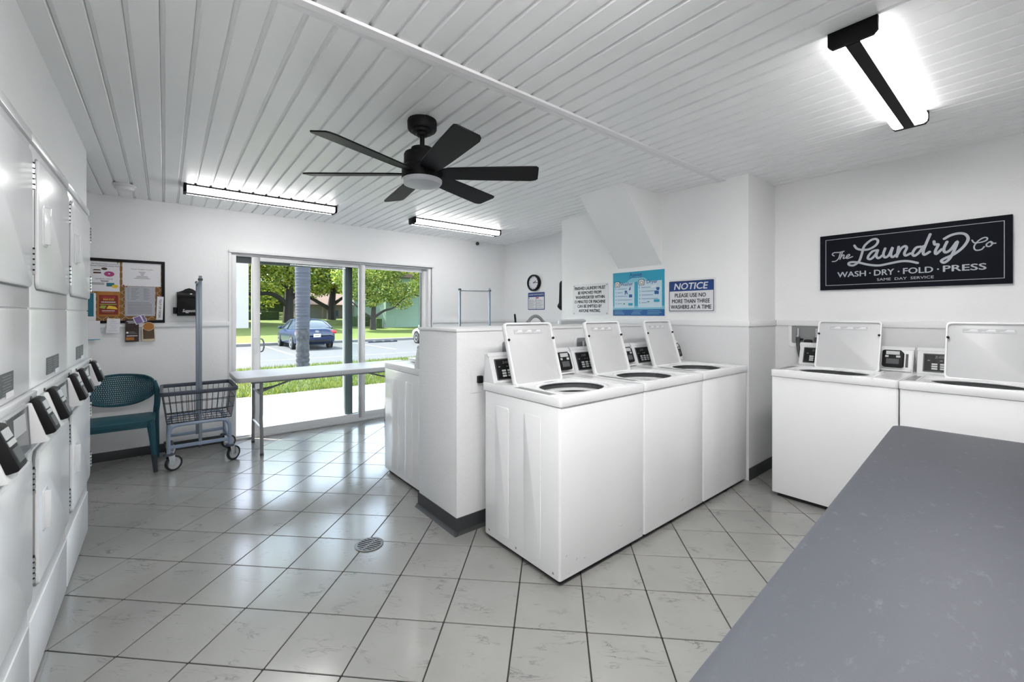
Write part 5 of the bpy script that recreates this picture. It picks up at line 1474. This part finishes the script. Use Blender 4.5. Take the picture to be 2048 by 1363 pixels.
# ------------------------------------------------------------------ parked cars
M['car_blue'] = mat('car_paint_blue', (0.003, 0.014, 0.060), 0.25, coat=0.3)
M['car_white'] = mat('car_paint_white', (0.42, 0.43, 0.45), 0.2, coat=0.6)
M['car_glass'] = mat('car_glass', (0.03, 0.045, 0.06), 0.12, spec=0.3)
M['tail'] = mat('tail_lamp_red', (0.45, 0.012, 0.02), 0.15)
M['alloy'] = mat('alloy_wheel', (0.5, 0.51, 0.52), 0.3, metal=0.7)
def loft(secs):
    n = len(secs[0])
    vs = [p for s_ in secs for p in s_]
    fs = [(k*n+i, k*n+(i+1) % n, (k+1)*n+(i+1) % n, (k+1)*n+i) for k in range(len(secs)-1) for i in range(n)]
    fs += [tuple(range(n-1, -1, -1)), tuple(len(vs)-n+i for i in range(n))]
    return G().add(vs, fs)
def car(label, loc, paint, group='parked cars'):
    c = thing('sedan_car', label, 'car', loc, 0, group)
    st = [(-2.40, .66, .46, .80, .88), (-2.36, .80, .36, .88, .97), (-2.24, .87, .28, .93, 1.03), (-1.85, .915, .22, .96, 1.05), (-1.0, .925, .20, .95, 1.0), (0.3, .925, .20, .93, .98), (1.2, .92, .20, .90, .97), (1.75, .90, .22, .84, .92), (2.15, .84, .26, .74, .83), (2.35, .72, .32, .64, .72), (2.42, .55, .40, .58, .63)]
    secs = []
    for (y, w, zb, zs, zt) in st:
        h = [(w*0.80, zb), (w*0.97, zb+.08), (w, zb+.22), (w*0.995, zs-.16), (w*0.965, zs-.03), (w*0.88, zs+.02), (w*0.5, zt)]
        secs.append([(x, y, z_) for x, z_ in h] + [(-x, y, z_) for x, z_ in reversed(h)])
    obj('body', loft(secs), paint, c, smooth=50)
    gs = [(-1.98, .74, .70, 1.00, 1.04), (-1.55, .79, .62, .98, 1.26), (-1.05, .81, .58, .97, 1.41), (-0.4, .82, .57, .96, 1.465), (0.2, .82, .57, .95, 1.46), (0.75, .81, .58, .95, 1.34), (1.15, .79, .64, .95, 1.14), (1.5, .76, .72, .95, .97)]
    secs = []
    for (y, wb_, wt, zb, zt) in gs:
        h = [(wb_, zb), (wt+(wb_-wt)*.1, zb+(zt-zb)*.93), (wt*0.86, zt), (wt*0.4, zt+0.012)]
        secs.append([(x, y, z_) for x, z_ in h] + [(-x, y, z_) for x, z_ in reversed(h)])
    obj('windows', loft(secs), M['car_glass'], c, smooth=50)
    secs = []
    for (y, wb_, wt, zb, zt) in gs[2:6]:
        h = [(wt*1.015, zt-.05), (wt*0.87, zt+.012), (wt*0.4, zt+.026)]
        secs.append([(x, y, z_) for x, z_ in h] + [(-x, y, z_) for x, z_ in reversed(h)])
    obj('roof', loft(secs), paint, c, smooth=60)
    for s_ in (-1, 1):
        for (a, b) in ((1, 2), (2, 3)):
            ya, wba, wta, zba, zta = gs[a]; yb_, wbb, wtb, zbb, ztb = gs[b]
        obj('pillar', G().tube([(s_*.80, -1.98, 1.02), (s_*.665, -1.5, 1.27), (s_*.60, -1.05, 1.375), (s_*.59, 0.2, 1.425), (s_*.62, .75, 1.30), (s_*.76, 1.42, 0.99)], 0.038, 6), paint, c)
        obj('door_pillar', G().tube([(s_*.825, -0.15, .96), (s_*.60, -0.22, 1.42)], 0.035, 6), M['black'], c)
        obj('tail_lamp', G().prism([(s_*.46, .80), (s_*.90, .76), (s_*.915, .86), (s_*.84, .93), (s_*.60, .90)], 'y', -2.375, -2.20), M['tail'], c, bevel=0.01)
        obj('mirror', G().box(min(s_*.90, s_*1.06), max(s_*.90, s_*1.06), 0.80, 0.92, .94, 1.08), paint, c, bevel=0.03)
        for yy in (-1.40, 1.40):
            obj('wheel_arch', G().lathe([(0.38, s_*0.86), (0.38, s_*0.928)], 24, (0, yy, 0.35), 'x'), M['black'], c)
            w_ = obj('wheel', G().lathe([(0.20, s_*0.74), (0.325, s_*0.74), (0.335, s_*0.78), (0.335, s_*0.90), (0.325, s_*0.94), (0.24, s_*0.945)], 28, (0, yy, 0.335), 'x'), M['rubber'], c)
            obj('rim', G().lathe([(0.235, s_*0.93), (0.235, s_*0.952), (0.21, s_*0.945), (0.08, s_*0.938), (0.05, s_*0.950)], 28, (0, yy, 0.335), 'x'), M['alloy'], w_)
            for k in range(5):
                obj('spoke', G().box(s_*0.938-0.006, s_*0.938+0.008, -0.022, 0.022, 0.05, 0.215).xf(Matrix.Translation((0, yy, 0.335)) @ Matrix.Rotation(R(72*k), 4, 'X')), M['alloy'], w_)
    obj('bumper_insert', G().box(-0.62, 0.62, -2.43, -2.36, 0.37, 0.47), M['black'], c, bevel=0.01)
    pl = obj('licence_plate', G().box(-0.16, 0.16, -2.435, -2.41, 0.60, 0.76), M['sign_white'], c)
    bars('plate_print', [(-0.11, 0.11, 0.655, 0.705)], M['printgrey'], pl, y=-2.437)
    em = obj('emblem', G().frame([(a, 0.875+b) for a, b in circ(0, 0, 0.085, 0.045, n=20)], [(a, 0.875+b) for a, b in circ(0, 0, 0.073, 0.035, n=20)], 'y', -2.425, -2.36), M['alloy'], c)
    obj('emblem_letter', G().prism([(-.045, .845), (-.030, .845), (-.020, .872), (.018, .872), (.012, .845), (.028, .845), (.050, .905), (.035, .905), (.024, .880), (-.014, .880), (-.006, .905), (-.022, .905)], 'y', -2.425, -2.36), M['alloy'], em)
    obj('antenna_fin', G().prism([(-1.15, 1.40), (-0.95, 1.44), (-1.12, 1.49)], 'x', -0.02, 0.02), paint, c)
    return c
car('dark blue sedan parked with its tail to the door', (5.66, 24.15, -0.38), M['car_blue'])
car('white sedan half hidden behind the partition', (12.35, 21.5, -0.38), M['car_white'])
